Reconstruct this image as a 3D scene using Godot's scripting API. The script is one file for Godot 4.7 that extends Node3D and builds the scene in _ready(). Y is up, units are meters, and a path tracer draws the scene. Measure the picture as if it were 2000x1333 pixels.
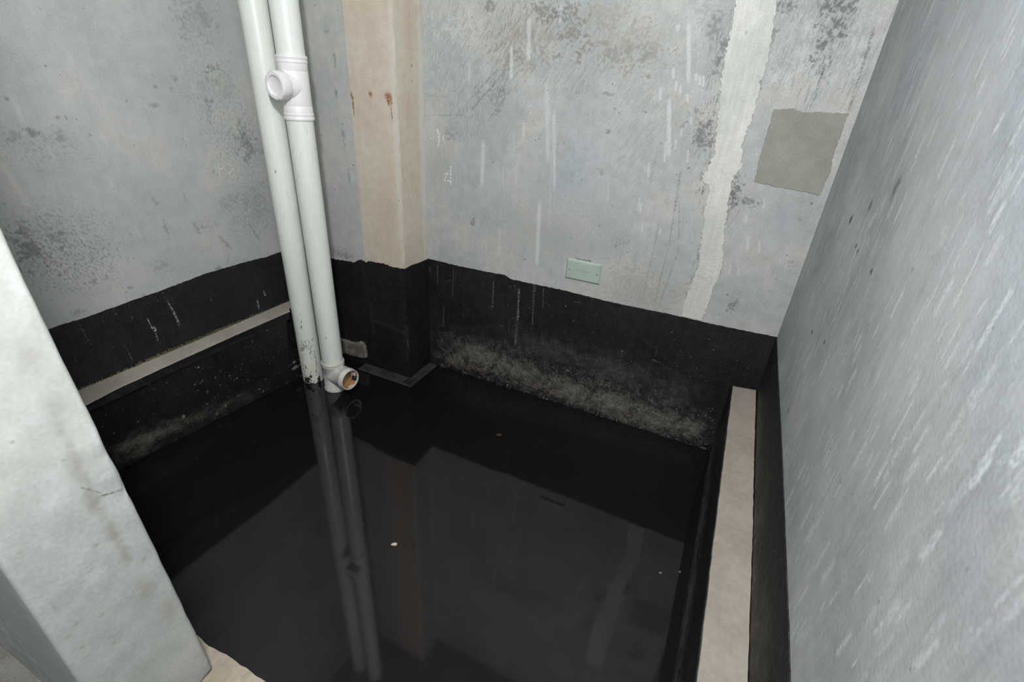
extends Node3D
# A flooded service shaft seen from its doorway: grey rendered walls, black tanking below, two white drainpipes, still black water.

const LEFT_X := -2.383
const FRONT_Z := 1.898
const OUTER_Z := 2.067
const SILL_Y := 0.448
const ROOM_TOP := 2.95

var rng := RandomNumberGenerator.new()
var concrete: StandardMaterial3D
var black_coat: StandardMaterial3D
var tile_normal: ImageTexture

const BACK_DARK := [[-1.185, 1.839, 0.061, 0.047, 0.55], [-1.083, 1.798, 0.076, 0.097, 0.5], [-1.018, 1.704, 0.045, 0.035, 0.3], [-1.457, 1.854, 0.032, 0.031, 0.6], [-1.49, 1.54, 0.025, 0.062, 0.35], [-1.398, 1.505, 0.04, 0.062, 0.4], [-1.624, 1.337, 0.059, 0.029, 0.35], [-0.486, 1.446, 0.067, 0.056, 0.75], [-0.48, 1.738, 0.026, 0.037, 0.7], [-0.499, 1.673, 0.024, 0.033, 0.6], [-0.319, 1.232, 0.032, 0.069, 0.9], [-0.259, 1.221, 0.046, 0.025, 0.65], [-0.158, 1.798, 0.046, 0.115, 0.95], [-0.13, 1.847, 0.03, 0.044, 0.6], [-0.207, 1.86, 0.045, 0.029, 0.5], [-0.32, 1.856, 0.037, 0.022, 0.7], [-0.329, 1.78, 0.013, 0.047, 0.6], [-0.867, 1.416, 0.015, 0.008, 0.6], [-0.774, 1.439, 0.012, 0.007, 0.6], [-1.001, 1.578, 0.035, 0.037, 0.2], [-1.502, 0.939, 0.019, 0.024, 0.6], [-0.871, 1.258, 0.022, 0.015, 0.5], [-0.206, 0.779, 0.023, 0.035, 0.6], [-0.031, 1.005, 0.019, 0.021, 0.4], [-0.101, 0.958, 0.013, 0.017, 0.4], [-0.699, 1.63, 0.059, 0.01, 0.35], [-0.879, 1.558, 0.028, 0.007, 0.4], [-0.734, 1.503, 0.014, 0.005, 0.6], [-1.02, 1.554, 0.018, 0.008, 0.5], [-0.519, 1.806, 0.036, 0.039, 0.35], [-0.257, 1.752, 0.017, 0.063, 0.3], [-0.541, 1.79, 0.028, 0.047, 0.4], [-0.531, 1.518, 0.021, 0.027, 0.4], [-1.363, 1.568, 0.032, 0.06, 0.3], [-0.725, 0.961, 0.047, 0.035, 0.25], [-1.722, 1.495, 0.058, 0.011, 0.3], [-0.829, 1.693, 0.194, 0.052, 0.25], [-1.249, 1.66, 0.14, 0.047, 0.3]]
const BACK_PALE := [[-1.573, 1.771, 0.14, 0.066, 0.5], [-1.454, 1.612, 0.077, 0.069, 0.3], [-0.594, 1.828, 0.054, 0.096, 0.4], [-0.667, 1.708, 0.057, 0.077, 0.3], [-0.235, 1.73, 0.071, 0.127, 0.45], [-0.896, 1.312, 0.196, 0.148, 0.2], [-0.056, 1.736, 0.03, 0.156, 0.4]]
const BACK_TAN := [[-1.257, 1.76, 0.244, 0.1, 0.7], [-0.835, 1.727, 0.238, 0.113, 0.75], [-0.972, 1.824, 0.198, 0.051, 0.6], [-1.345, 1.665, 0.098, 0.076, 0.5], [-0.594, 0.755, 0.219, 0.153, 0.6], [-1.098, 0.968, 0.364, 0.189, 0.3], [-1.728, 1.197, 0.106, 0.15, 0.3], [-0.604, 1.504, 0.058, 0.111, 0.35]]
const BACK_BLUE := [[-0.919, 1.31, 0.239, 0.284, 0.55], [-1.038, 1.12, 0.303, 0.2, 0.45], [-1.385, 1.236, 0.209, 0.238, 0.25], [-0.124, 1.133, 0.104, 0.209, 0.35]]
const BACK_LINES := [[-1.366, 1.612, -1.528, 1.444, 0.005, 0.7], [-1.392, 1.625, -1.542, 1.485, 0.004, 0.6], [-1.325, 1.55, -1.433, 1.414, 0.005, 0.7], [-1.401, 1.566, -1.508, 1.477, 0.005, 0.5], [-1.341, 1.598, -1.398, 1.495, 0.004, 0.5], [-1.797, 1.407, -1.555, 1.426, 0.003, 0.5], [-0.148, 1.603, -0.147, 1.696, 0.005, 0.8], [-0.04, 1.793, -0.034, 1.641, 0.005, 0.75], [-0.034, 1.671, -0.032, 1.556, 0.004, 0.5], [-0.231, 1.692, -0.226, 1.607, 0.003, 0.4], [-0.212, 1.731, -0.204, 1.655, 0.003, 0.35], [-0.541, 1.302, -0.523, 0.998, 0.005, 0.6], [-0.523, 0.998, -0.531, 0.706, 0.004, 0.7], [-0.518, 1.173, -0.479, 0.972, 0.003, 0.45], [-0.479, 0.972, -0.506, 0.725, 0.003, 0.6], [-0.584, 1.055, -0.587, 0.719, 0.004, 0.45], [-0.657, 0.973, -0.658, 0.779, 0.003, 0.3], [-0.721, 0.938, -0.732, 0.788, 0.004, 0.3], [-0.152, 1.563, -0.144, 1.604, 0.004, 0.6], [-0.368, 1.351, -0.327, 1.299, 0.006, 0.6], [0.141, 1.019, 0.012, 0.769, 0.004, 0.5], [-0.003, 1.861, -0.032, 1.556, 0.004, 0.35], [-0.375, 0.981, -0.403, 0.823, 0.003, 0.5], [-0.338, 1.118, -0.364, 0.844, 0.004, 0.35], [-0.651, 1.339, -0.655, 1.196, 0.003, 0.35], [-0.441, 1.381, -0.466, 1.282, 0.004, 0.4]]
const BACK_DRIPS := [[-1.259, 1.812, -1.251, 1.659, 0.009, 0.7], [-1.333, 1.712, -1.328, 1.589, 0.007, 0.8], [-1.456, 1.319, -1.457, 1.121, 0.01, 0.7], [-1.159, 1.579, -1.122, 1.266, 0.009, 0.5], [-1.114, 1.475, -1.078, 1.149, 0.007, 0.6], [-1.146, 1.081, -1.131, 0.769, 0.01, 0.7], [-1.109, 1.321, -1.085, 0.97, 0.004, 0.3], [-0.622, 1.805, -0.58, 1.611, 0.007, 0.8], [-0.647, 1.658, -0.64, 1.625, 0.005, 0.8], [-0.627, 1.617, -0.623, 1.583, 0.005, 0.8], [-0.609, 1.605, -0.603, 1.571, 0.004, 0.7], [-0.68, 1.592, -0.675, 1.548, 0.005, 0.7], [-0.64, 1.555, -0.599, 1.345, 0.008, 0.8], [-0.622, 1.4, -0.611, 1.324, 0.005, 0.6], [-0.559, 1.646, -0.555, 1.621, 0.005, 0.8], [-0.545, 1.638, -0.539, 1.609, 0.004, 0.8], [-0.533, 1.639, -0.525, 1.605, 0.004, 0.8], [-0.577, 1.577, -0.571, 1.551, 0.005, 0.7], [-0.546, 1.5, -0.541, 1.473, 0.005, 0.6], [-0.492, 1.513, -0.49, 1.486, 0.004, 0.6], [-0.57, 1.457, -0.568, 1.424, 0.004, 0.6], [-0.585, 1.413, -0.579, 1.376, 0.004, 0.6], [-0.529, 1.381, -0.522, 1.334, 0.004, 0.6], [-0.673, 1.317, -0.666, 1.257, 0.005, 0.6], [-0.673, 1.15, -0.673, 1.107, 0.005, 0.7], [-0.652, 1.055, -0.649, 1.027, 0.005, 0.7], [-0.573, 1.057, -0.57, 1.029, 0.004, 0.5], [-0.661, 1.8, -0.657, 1.78, 0.007, 0.7], [-0.227, 1.084, -0.213, 1.023, 0.006, 0.6], [-0.18, 1.071, -0.168, 1.021, 0.004, 0.5], [-0.253, 1.162, -0.249, 1.132, 0.007, 0.5], [-0.209, 1.238, -0.202, 1.2, 0.004, 0.5], [-0.262, 0.958, -0.256, 0.914, 0.004, 0.5], [-0.224, 0.944, -0.22, 0.911, 0.005, 0.5], [-1.254, 1.423, -1.25, 1.339, 0.005, 0.5], [-1.539, 1.648, -1.537, 1.558, 0.006, 0.4], [-1.122, 1.856, -1.126, 1.797, 0.008, 0.5], [-1.344, 1.229, -1.343, 1.148, 0.005, 0.3], [-1.279, 1.248, -1.276, 1.157, 0.005, 0.3], [-1.349, 0.926, -1.348, 0.78, 0.008, 0.3], [-0.83, 1.215, -0.822, 1.129, 0.005, 0.3], [-0.683, 1.171, -0.684, 1.116, 0.005, 0.5]]
const BACK_CHALK := [[-1.713, 1.351, -1.705, 1.329, 0.004, 1], [-1.705, 1.329, -1.702, 1.295, 0.004, 1], [-1.702, 1.295, -1.711, 1.275, 0.003, 1], [-1.67, 1.333, -1.682, 1.314, 0.003, 0.9], [-1.682, 1.314, -1.673, 1.3, 0.003, 0.9], [-1.752, 1.308, -1.738, 1.297, 0.002, 0.7], [-1.737, 1.315, -1.732, 1.304, 0.002, 0.7], [-1.637, 1.19, -1.636, 1.098, 0.004, 1], [-1.68, 1.142, -1.65, 1.158, 0.003, 0.9], [-1.65, 1.158, -1.676, 1.115, 0.003, 0.9], [-1.676, 1.115, -1.641, 1.117, 0.003, 0.8]]
const LEFT_DARK := [[1.311, 1.344, 0.021, 0.017, 0.65], [1.286, 1.327, 0.012, 0.014, 0.6], [1.235, 1.336, 0.019, 0.033, 0.4], [1.362, 1.336, 0.027, 0.023, 0.4], [1.205, 1.382, 0.006, 0.014, 0.7], [0.811, 1.517, 0.016, 0.018, 0.5], [0.824, 1.476, 0.013, 0.013, 0.3], [0.634, 1.56, 0.032, 0.021, 0.65], [0.662, 1.538, 0.018, 0.013, 0.5], [0.695, 1.496, 0.025, 0.038, 0.3], [0.696, 1.403, 0.02, 0.069, 0.45], [0.906, 1.42, 0.019, 0.011, 0.4], [0.566, 1.267, 0.081, 0.076, 0.45], [0.535, 1.232, 0.07, 0.067, 0.4], [0.532, 1.328, 0.054, 0.043, 0.3], [1.417, 1.018, 0.089, 0.084, 0.55], [1.42, 0.967, 0.061, 0.061, 0.45], [1.463, 1.021, 0.033, 0.041, 0.4], [1.355, 1.012, 0.043, 0.035, 0.4], [0.991, 0.957, 0.012, 0.037, 0.5], [1.002, 1.071, 0.012, 0.024, 0.4], [0.743, 0.827, 0.027, 0.016, 0.6], [1.378, 0.885, 0.01, 0.007, 0.75], [1.254, 0.833, 0.013, 0.011, 0.7], [1.217, 0.864, 0.01, 0.008, 0.6], [1.255, 0.79, 0.008, 0.006, 0.6], [1.186, 0.769, 0.011, 0.012, 0.5], [0.813, 0.742, 0.019, 0.012, 0.6], [1.326, 1.23, 0.018, 0.007, 0.7], [1.294, 1.215, 0.01, 0.007, 0.7], [0.815, 0.94, 0.048, 0.039, 0.3], [0.696, 1.019, 0.064, 0.045, 0.3], [1.296, 0.835, 0.011, 0.019, 0.4], [0.736, 1.156, 0.013, 0.011, 0.5], [0.721, 1.143, 0.011, 0.008, 0.5], [1.375, 0.736, 0.024, 0.017, 0.4], [1.047, 0.821, 0.061, 0.043, 0.25], [0.654, 1.733, 0.102, 0.106, 0.4], [0.603, 1.498, 0.074, 0.099, 0.3], [1.094, 1.153, 0.007, 0.005, 0.7], [1.002, 1.433, 0.009, 0.009, 0.5], [0.858, 1.656, 0.009, 0.014, 0.4], [0.862, 0.939, 0.035, 0.033, 0.3], [0.554, 0.994, 0.087, 0.145, 0.3]]
const LEFT_PALE := [[0.664, 1.657, 0.04, 0.059, 0.6], [0.665, 1.732, 0.034, 0.053, 0.4], [0.899, 1.667, 0.193, 0.132, 0.35], [0.974, 1.348, 0.263, 0.147, 0.35], [1.025, 1.574, 0.194, 0.097, 0.25]]
const LEFT_DRIPS := [[1.325, 1.455, 1.323, 1.377, 0.008, 0.5], [1.414, 1.266, 1.393, 1.127, 0.008, 0.6], [1.138, 1.588, 1.132, 1.542, 0.005, 0.35], [1.288, 1.069, 1.28, 0.985, 0.006, 0.5], [1.136, 1.185, 1.131, 1.131, 0.005, 0.5], [1.113, 1.329, 1.108, 1.278, 0.006, 0.4], [1.282, 1.3, 1.274, 1.26, 0.006, 0.4], [1.113, 1.464, 1.108, 1.433, 0.003, 0.3], [1.29, 1.189, 1.282, 1.146, 0.004, 0.3], [1.103, 1.002, 1.09, 0.949, 0.006, 0.25], [1.197, 1.096, 1.189, 1.067, 0.004, 0.3]]
const LEFT_LINES := [[0.616, 0.909, 0.567, 0.804, 0.005, 0.6], [0.779, 0.886, 0.727, 0.813, 0.005, 0.5], [0.987, 0.982, 0.989, 0.935, 0.004, 0.5], [0.889, 1.109, 0.878, 1.05, 0.004, 0.3], [0.745, 0.794, 0.759, 0.761, 0.004, 0.5], [1.01, 1.093, 1, 1.061, 0.003, 0.4]]
const LEFT_CHALK := [[0.703, 1.192, 0.705, 1.136, 0.003, 0.9], [0.703, 1.164, 0.679, 1.17, 0.003, 0.7], [0.655, 1.18, 0.637, 1.17, 0.003, 0.8], [0.637, 1.17, 0.637, 1.157, 0.003, 0.8], [0.637, 1.157, 0.661, 1.142, 0.003, 0.7]]
const COATB_DRIPS := [[-1.772, 0.637, -1.773, 0.604, 0.003, 0.8], [-1.72, 0.659, -1.722, 0.537, 0.005, 0.5], [-1.617, 0.658, -1.624, 0.481, 0.004, 0.5], [-1.603, 0.64, -1.605, 0.596, 0.003, 0.4], [-1.369, 0.637, -1.368, 0.481, 0.004, 0.6], [-1.22, 0.634, -1.213, 0.448, 0.006, 0.9], [-1.215, 0.47, -1.218, 0.287, 0.006, 0.7], [-1.243, 0.65, -1.24, 0.609, 0.004, 0.5], [-1.137, 0.673, -1.126, 0.438, 0.005, 0.6], [-1.126, 0.67, -1.128, 0.629, 0.003, 0.6], [-1.083, 0.665, -1.077, 0.553, 0.003, 0.7], [-1.682, 0.421, -1.688, 0.277, 0.005, 0.5], [-1.264, 0.435, -1.26, 0.345, 0.005, 0.25], [-0.957, 0.598, -0.951, 0.589, 0.004, 0.8], [-0.916, 0.623, -0.878, 0.63, 0.004, 0.7], [-1.04, 0.576, -1.037, 0.566, 0.004, 0.9], [-0.478, 0.501, -0.471, 0.442, 0.004, 0.4], [-0.489, 0.421, -0.443, 0.414, 0.004, 0.5], [-0.08, 0.502, -0.062, 0.505, 0.002, 0.8], [-1.39, 0.481, -1.362, 0.488, 0.003, 0.7], [-0.684, 0.645, -0.684, 0.626, 0.003, 0.3], [-1.553, 0.395, -1.547, 0.379, 0.005, 0.4], [-1.276, 0.632, -1.265, 0.624, 0.005, 0.5]]
const COATB_SILT := [[-1.45, 0.159, 0.28, 0.14, 0.75], [-1.613, 0.071, 0.141, 0.066, 0.6], [-1.163, 0.124, 0.28, 0.136, 0.7], [-0.871, 0.098, 0.238, 0.133, 0.7], [-0.622, 0.101, 0.237, 0.153, 0.8], [-0.376, 0.085, 0.218, 0.138, 0.7], [-0.223, 0.098, 0.099, 0.101, 0.6], [-1.045, 0.314, 0.299, 0.126, 0.3], [-0.654, 0.298, 0.305, 0.132, 0.3], [-0.341, 0.27, 0.162, 0.129, 0.25]]
const COATB_RUST := [[-1.64, 0.056, 0.08, 0.053, 0.8], [-1.473, 0.063, 0.148, 0.039, 0.6], [-1.336, 0.042, 0.085, 0.038, 0.6], [-1.089, 0.061, 0.09, 0.035, 0.6], [-0.943, 0.061, 0.076, 0.03, 0.6], [-0.555, 0.059, 0.066, 0.041, 0.7]]
const COATB_PALE := [[-0.891, 0.091, 0.053, 0.048, 0.7], [-0.929, 0.04, 0.044, 0.024, 0.6], [-1.313, 0.075, 0.096, 0.037, 0.4], [-0.645, 0.301, 0.038, 0.014, 0.4], [-1.089, 0.061, 0.057, 0.02, 0.3]]
const COATL_DRIPS := [[1.387, 0.71, 1.383, 0.651, 0.003, 0.3], [1.383, 0.651, 1.373, 0.601, 0.002, 0.5], [1.165, 0.629, 1.156, 0.58, 0.004, 0.8], [1.154, 0.587, 1.145, 0.56, 0.007, 0.9], [1.151, 0.563, 1.151, 0.516, 0.003, 0.7], [1.07, 0.677, 1.054, 0.603, 0.005, 0.8], [1.055, 0.611, 1.051, 0.55, 0.005, 0.9], [1.053, 0.543, 1.046, 0.5, 0.002, 0.3], [1.045, 0.683, 1.049, 0.651, 0.002, 0.6], [1.264, 0.714, 1.265, 0.683, 0.003, 0.5], [1.215, 0.66, 1.215, 0.645, 0.002, 0.5], [1.273, 0.562, 1.264, 0.474, 0.002, 0.5], [0.653, 0.524, 0.655, 0.471, 0.006, 0.9], [0.607, 0.557, 0.603, 0.529, 0.005, 0.9], [0.887, 0.626, 0.883, 0.6, 0.003, 0.5], [1.439, 0.581, 1.44, 0.56, 0.002, 0.4], [1.078, 0.713, 1.076, 0.707, 0.002, 0.6], [1.312, 0.703, 1.31, 0.674, 0.002, 0.3]]
const COATL_PALE := [[0.541, 0.114, 0.036, 0.013, 0.9], [0.537, 0.075, 0.029, 0.012, 0.9], [0.995, 0.265, 0.008, 0.008, 0.9], [1.039, 0.207, 0.008, 0.013, 0.5], [1.068, 0.365, 0.008, 0.007, 0.9], [0.772, 0.061, 0.009, 0.007, 0.9], [1.161, 0.13, 0.012, 0.011, 0.7], [1.006, 0.038, 0.012, 0.01, 0.5], [1.312, 0.565, 0.006, 0.005, 0.5], [0.887, 0.201, 0.01, 0.007, 0.6], [0.776, 0.11, 0.011, 0.007, 0.6]]
const COATL_SILT := [[1.376, 0.117, 0.116, 0.069, 0.75], [1.287, 0.097, 0.106, 0.063, 0.7], [1.199, 0.1, 0.08, 0.057, 0.5], [1.104, 0.083, 0.118, 0.051, 0.4], [0.983, 0.063, 0.131, 0.054, 0.35], [0.848, 0.05, 0.145, 0.056, 0.3], [1.339, 0.062, 0.072, 0.047, 0.6]]
const JAMB_DARK := [[1.952, 1.128, 0.01, 0.038, 0.5], [1.954, 1.065, 0.013, 0.04, 0.6], [1.953, 0.995, 0.013, 0.039, 0.8], [1.95, 0.925, 0.012, 0.029, 0.9], [1.948, 0.87, 0.01, 0.025, 0.7], [1.943, 0.778, 0.018, 0.043, 0.5], [1.926, 0.697, 0.02, 0.046, 0.4], [1.945, 1.166, 0.014, 0.021, 0.4], [1.949, 1.239, 0.016, 0.041, 0.3], [1.973, 0.922, 0.006, 0.005, 0.8], [1.928, 0.837, 0.006, 0.006, 0.7], [2.043, 0.764, 0.006, 0.004, 0.8], [2.045, 0.869, 0.004, 0.016, 0.6], [2.034, 0.813, 0.004, 0.005, 0.7], [2.049, 0.801, 0.005, 0.004, 0.6], [2.008, 0.722, 0.005, 0.005, 0.7], [2.005, 0.794, 0.005, 0.005, 0.6], [2.045, 0.985, 0.005, 0.004, 0.4]]
const JAMB_PALE := [[1.921, 1.097, 0.01, 0.032, 0.9], [1.93, 1.026, 0.016, 0.026, 0.8], [1.968, 1.148, 0.02, 0.037, 0.5], [1.987, 1.056, 0.03, 0.056, 0.4], [1.933, 1.33, 0.015, 0.037, 0.5], [2.02, 0.973, 0.011, 0.009, 0.5], [2.005, 1.071, 0.015, 0.015, 0.4], [1.995, 0.871, 0.033, 0.057, 0.35]]
const RIGHT_DARK := [[0.54, 1.297, 0.018, 0.021, 0.95], [0.755, 1.262, 0.014, 0.013, 0.95], [0.719, 1.266, 0.012, 0.009, 0.8], [0.941, 1.266, 0.013, 0.009, 0.6], [0.611, 0.974, 0.013, 0.011, 0.9], [0.798, 1.026, 0.01, 0.008, 0.7], [0.709, 0.751, 0.014, 0.02, 0.6], [0.855, 1.43, 0.025, 0.037, 0.35], [0.695, 1.364, 0.023, 0.031, 0.4]]
const CLAD_RUST := [[-2.04, 1.491, -2.04, 1.469, 0.006, 0.9], [-2.033, 1.474, -2.034, 1.416, 0.006, 0.9], [-2.03, 1.449, -2.034, 1.394, 0.004, 0.7], [-1.83, 1.499, -1.825, 1.452, 0.012, 0.95], [-1.816, 1.498, -1.811, 1.453, 0.009, 0.8], [-1.816, 1.453, -1.812, 1.39, 0.004, 0.6], [-1.93, 1.497, -1.926, 1.483, 0.01, 0.9], [-1.844, 1.494, -1.843, 1.478, 0.004, 0.6]]

# ---------------------------------------------------------------- painted surfaces
class Paint:
	# A picture of a surface in metres: (x0, top) is its upper left corner, ppm its pixels per metre.
	var w: int
	var h: int
	var ppm: float
	var x0: float
	var top: float
	var b: PackedByteArray
	var mid: PackedByteArray
	var fine: PackedByteArray
	var grain: PackedByteArray
	var flip := 1.0

	static func noise(pw: int, ph: int, freq: float, octaves: int, sd: int) -> PackedByteArray:
		var n := FastNoiseLite.new()
		n.noise_type = FastNoiseLite.TYPE_SIMPLEX_SMOOTH
		n.seed = sd
		n.frequency = freq
		n.fractal_octaves = octaves
		return n.get_image(pw, ph).get_data()

	static func stretched(pw: int, ph: int, freq: float, sd: int, ratio: int) -> PackedByteArray:
		var n := FastNoiseLite.new()
		n.noise_type = FastNoiseLite.TYPE_SIMPLEX_SMOOTH
		n.seed = sd
		n.frequency = freq
		n.fractal_octaves = 3
		var im := n.get_image(pw, maxi(4, ph / ratio))
		im.resize(pw, ph, Image.INTERPOLATE_CUBIC)
		return im.get_data()

	func _init(left: float, upper: float, wide: float, high: float, res: float, sd: int) -> void:
		ppm = res
		x0 = left
		top = upper
		w = int(wide * res)
		h = int(high * res)
		mid = noise(w, h, 16.0 / res, 4, sd + 1)
		fine = noise(w, h, 110.0 / res, 2, sd + 2)
		grain = noise(w, h, 48.0 / res, 3, sd + 5)

	func base(c0: Color, c1: Color, amp_mid: float, amp_fine: float, amp_streak: float, sd: int) -> void:
		var low := noise(w, h, 2.2 / ppm, 3, sd + 3)
		var run := stretched(w, h, 45.0 / ppm, sd + 4, 14)
		b.resize(w * h * 3)
		var r0 := c0.r * 255.0
		var g0 := c0.g * 255.0
		var b0 := c0.b * 255.0
		var dr := c1.r - c0.r
		var dg := c1.g - c0.g
		var db := c1.b - c0.b
		for i in w * h:
			var t := clampf((low[i] - 64.0) * 1.9, 0.0, 255.0)
			var v := (mid[i] - 128.0) * amp_mid + (fine[i] - 128.0) * amp_fine + (run[i] - 128.0) * amp_streak
			var k := i * 3
			b[k] = clampi(int(r0 + dr * t + v), 0, 255)
			b[k + 1] = clampi(int(g0 + dg * t + v), 0, 255)
			b[k + 2] = clampi(int(b0 + db * t + v), 0, 255)

	func _mix(i: int, c: Color, a: float) -> void:
		var k := i * 3
		b[k] = int(lerpf(b[k], c.r * 255.0, a))
		b[k + 1] = int(lerpf(b[k + 1], c.g * 255.0, a))
		b[k + 2] = int(lerpf(b[k + 2], c.b * 255.0, a))

	# ragged patches: [x, y, rx, ry, strength]
	func blots(list: Array, c: Color, rough := 1.6, hard := 2.2, grow := 1.0) -> void:
		for f in list:
			var cx: float = (f[0] - x0) * ppm
			var cy: float = (top - f[1]) * ppm
			var rx: float = maxf(1.0, f[2] * ppm * grow)
			var ry: float = maxf(1.0, f[3] * ppm * grow)
			var s: float = f[4] if f.size() > 4 else 0.8
			for y in range(maxi(0, int(cy - ry * 1.5)), mini(h, int(cy + ry * 1.5) + 1)):
				for x in range(maxi(0, int(cx - rx * 1.5)), mini(w, int(cx + rx * 1.5) + 1)):
					var dx := (x - cx) / rx
					var dy := (y - cy) / ry
					var d := sqrt(dx * dx + dy * dy)
					if d > 1.5:
						continue
					var i := y * w + x
					var a := ((0.85 - d) + (mid[i] - 128.0) / 128.0 * rough * 0.45 + (grain[i] - 128.0) / 128.0 * rough * 0.4 + (fine[i] - 128.0) / 128.0 * rough * 0.2) * hard
					a = clampf(a, 0.0, 1.0) * clampf((1.5 - d) * 3.0, 0.0, 1.0)
					if a > 0.0:
						_mix(i, c, a * s)

	# brushed, scraped patches: noise drawn out along one direction, inside soft ellipses
	func scuffs(list: Array, angle: float, across: float, along: float, c: Color, least: float, sd: int) -> void:
		var n := FastNoiseLite.new()
		n.noise_type = FastNoiseLite.TYPE_SIMPLEX_SMOOTH
		n.seed = sd
		n.frequency = 1.0
		n.fractal_octaves = 4
		n.fractal_gain = 0.6
		var ca := cos(angle)
		var sa := sin(angle)
		for f in list:
			var cx: float = (f[0] - x0) * ppm
			var cy: float = (top - f[1]) * ppm
			var rx: float = f[2] * ppm
			var ry: float = f[3] * ppm
			for y in range(maxi(0, int(cy - ry * 1.3)), mini(h, int(cy + ry * 1.3) + 1)):
				for x in range(maxi(0, int(cx - rx * 1.3)), mini(w, int(cx + rx * 1.3) + 1)):
					var dx := (x - cx) / rx
					var dy := (y - cy) / ry
					var edge := clampf((1.3 - sqrt(dx * dx + dy * dy)) * 1.6, 0.0, 1.0)
					if edge <= 0.0:
						continue
					var u := (x * ca - y * sa) / ppm
					var v := (x * sa + y * ca) / ppm
					var k := n.get_noise_2d(u * along, v * across) - least - (1.0 - edge) * 0.3
					if k > 0.0:
						_mix(y * w + x, c, clampf(k * 1.7, 0.0, 1.0) * f[4] * (0.75 + (fine[y * w + x] - 128.0) / 256.0))

	# run marks and scratches: [x, y, x, y, half width, strength]
	func runs(list: Array, c: Color, broken := 0.8, wide := 1.0) -> void:
		for f in list:
			var ax: float = (f[0] - x0) * ppm
			var ay: float = (top - f[1]) * ppm
			var bx: float = (f[2] - x0) * ppm
			var by: float = (top - f[3]) * ppm
			var hw: float = maxf(0.9, f[4] * ppm * wide)
			var s: float = f[5]
			var ux := bx - ax
			var uy := by - ay
			var l2 := maxf(1.0, ux * ux + uy * uy)
			var pad := hw * 1.6 + 2.0
			for y in range(maxi(0, int(minf(ay, by) - pad)), mini(h, int(maxf(ay, by) + pad) + 1)):
				for x in range(maxi(0, int(minf(ax, bx) - pad)), mini(w, int(maxf(ax, bx) + pad) + 1)):
					var t := clampf(((x - ax) * ux + (y - ay) * uy) / l2, 0.0, 1.0)
					var px := x - ax - ux * t
					var py := y - ay - uy * t
					var i := y * w + x
					var d := sqrt(px * px + py * py) / hw + (mid[i] - 128.0) / 128.0 * 0.7 * broken
					var a := clampf((1.35 - d) * 1.1, 0.0, 1.0)
					a *= clampf(1.0 - broken * 0.5 + (fine[i] - 128.0) / 128.0 * broken * 1.4, 0.0, 1.0)
					a *= clampf((1.0 - absf(t - 0.5) * 2.0) * 5.0 + 0.35, 0.0, 1.0)
					if a > 0.0:
						_mix(i, c, a * s)

	func texture() -> ImageTexture:
		return ImageTexture.create_from_image(Image.create_from_data(w, h, false, Image.FORMAT_RGB8, b))

	func relief(strength: float) -> ImageTexture:
		var bytes := PackedByteArray()
		bytes.resize(w * h)
		for i in w * h:
			bytes[i] = (mid[i] + fine[i]) >> 1
		var im := Image.create_from_data(w, h, false, Image.FORMAT_L8, bytes)
		im.convert(Image.FORMAT_RGBA8)
		im.bump_map_to_normal_map(strength)
		return ImageTexture.create_from_image(im)

	func uv(x: float, y: float) -> Vector2:
		return Vector2((x - x0) * ppm / w, (top - y) * ppm / h)

	func material(rough: float, bump: float, spec := 0.4) -> StandardMaterial3D:
		var m := StandardMaterial3D.new()
		m.albedo_texture = texture()
		m.roughness = rough
		m.metallic_specular = spec
		if bump > 0.0:
			m.normal_enabled = true
			m.normal_texture = relief(bump)
			m.normal_scale = 1.0
		return m


func grey(v: float, tint := Vector3.ZERO) -> Color:
	return Color((v + tint.x) / 255.0, (v + tint.y) / 255.0, (v + tint.z) / 255.0)


func rgb(r: float, g: float, b: float) -> Color:
	return Color(r / 255.0, g / 255.0, b / 255.0)


func plain(c: Color, rough: float, spec := 0.4) -> StandardMaterial3D:
	var m := StandardMaterial3D.new()
	m.albedo_color = c
	m.roughness = rough
	m.metallic_specular = spec
	return m


# a material that tiles in world space, for surfaces without marks of their own
func tiled(c0: Color, c1: Color, sd: int, rough: float, size := 0.8, speck := 0, amp := 0.12) -> StandardMaterial3D:
	var p := Paint.new(0, 1, 1, 1, 384, sd)
	p.base(c0, c1, amp, amp * 0.9, amp * 0.3, sd)
	rng.seed = sd
	for k in speck:
		var v := rng.randf_range(0.25, 0.7)
		p.blots([[rng.randf(), rng.randf(), rng.randf_range(0.002, 0.006), rng.randf_range(0.002, 0.006), v]], grey(170), 0.6, 2.0)
	var m := p.material(rough, 0.8)
	m.uv1_triplanar = true
	m.uv1_world_triplanar = true
	m.uv1_scale = Vector3.ONE / size
	return m


# ---------------------------------------------------------------- shapes
func quad(st: SurfaceTool, a: Vector3, b: Vector3, c: Vector3, d: Vector3, n: Vector3, uvs: Array) -> void:
	var p := [a, b, c, d]
	var order := [0, 1, 2, 0, 2, 3]
	if (b - a).cross(c - a).dot(n) > 0.0:
		order = [0, 2, 1, 0, 3, 2]
	for i in order:
		st.set_normal(n)
		st.set_uv(uvs[i])
		st.add_vertex(p[i])


func begin() -> SurfaceTool:
	var st := SurfaceTool.new()
	st.begin(Mesh.PRIMITIVE_TRIANGLES)
	return st


func commit(called: String, st: SurfaceTool, m: Material, parent: Node = self) -> MeshInstance3D:
	st.generate_tangents()
	var o := MeshInstance3D.new()
	o.name = called
	o.mesh = st.commit()
	o.material_override = m
	parent.add_child(o, true)
	return o


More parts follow.
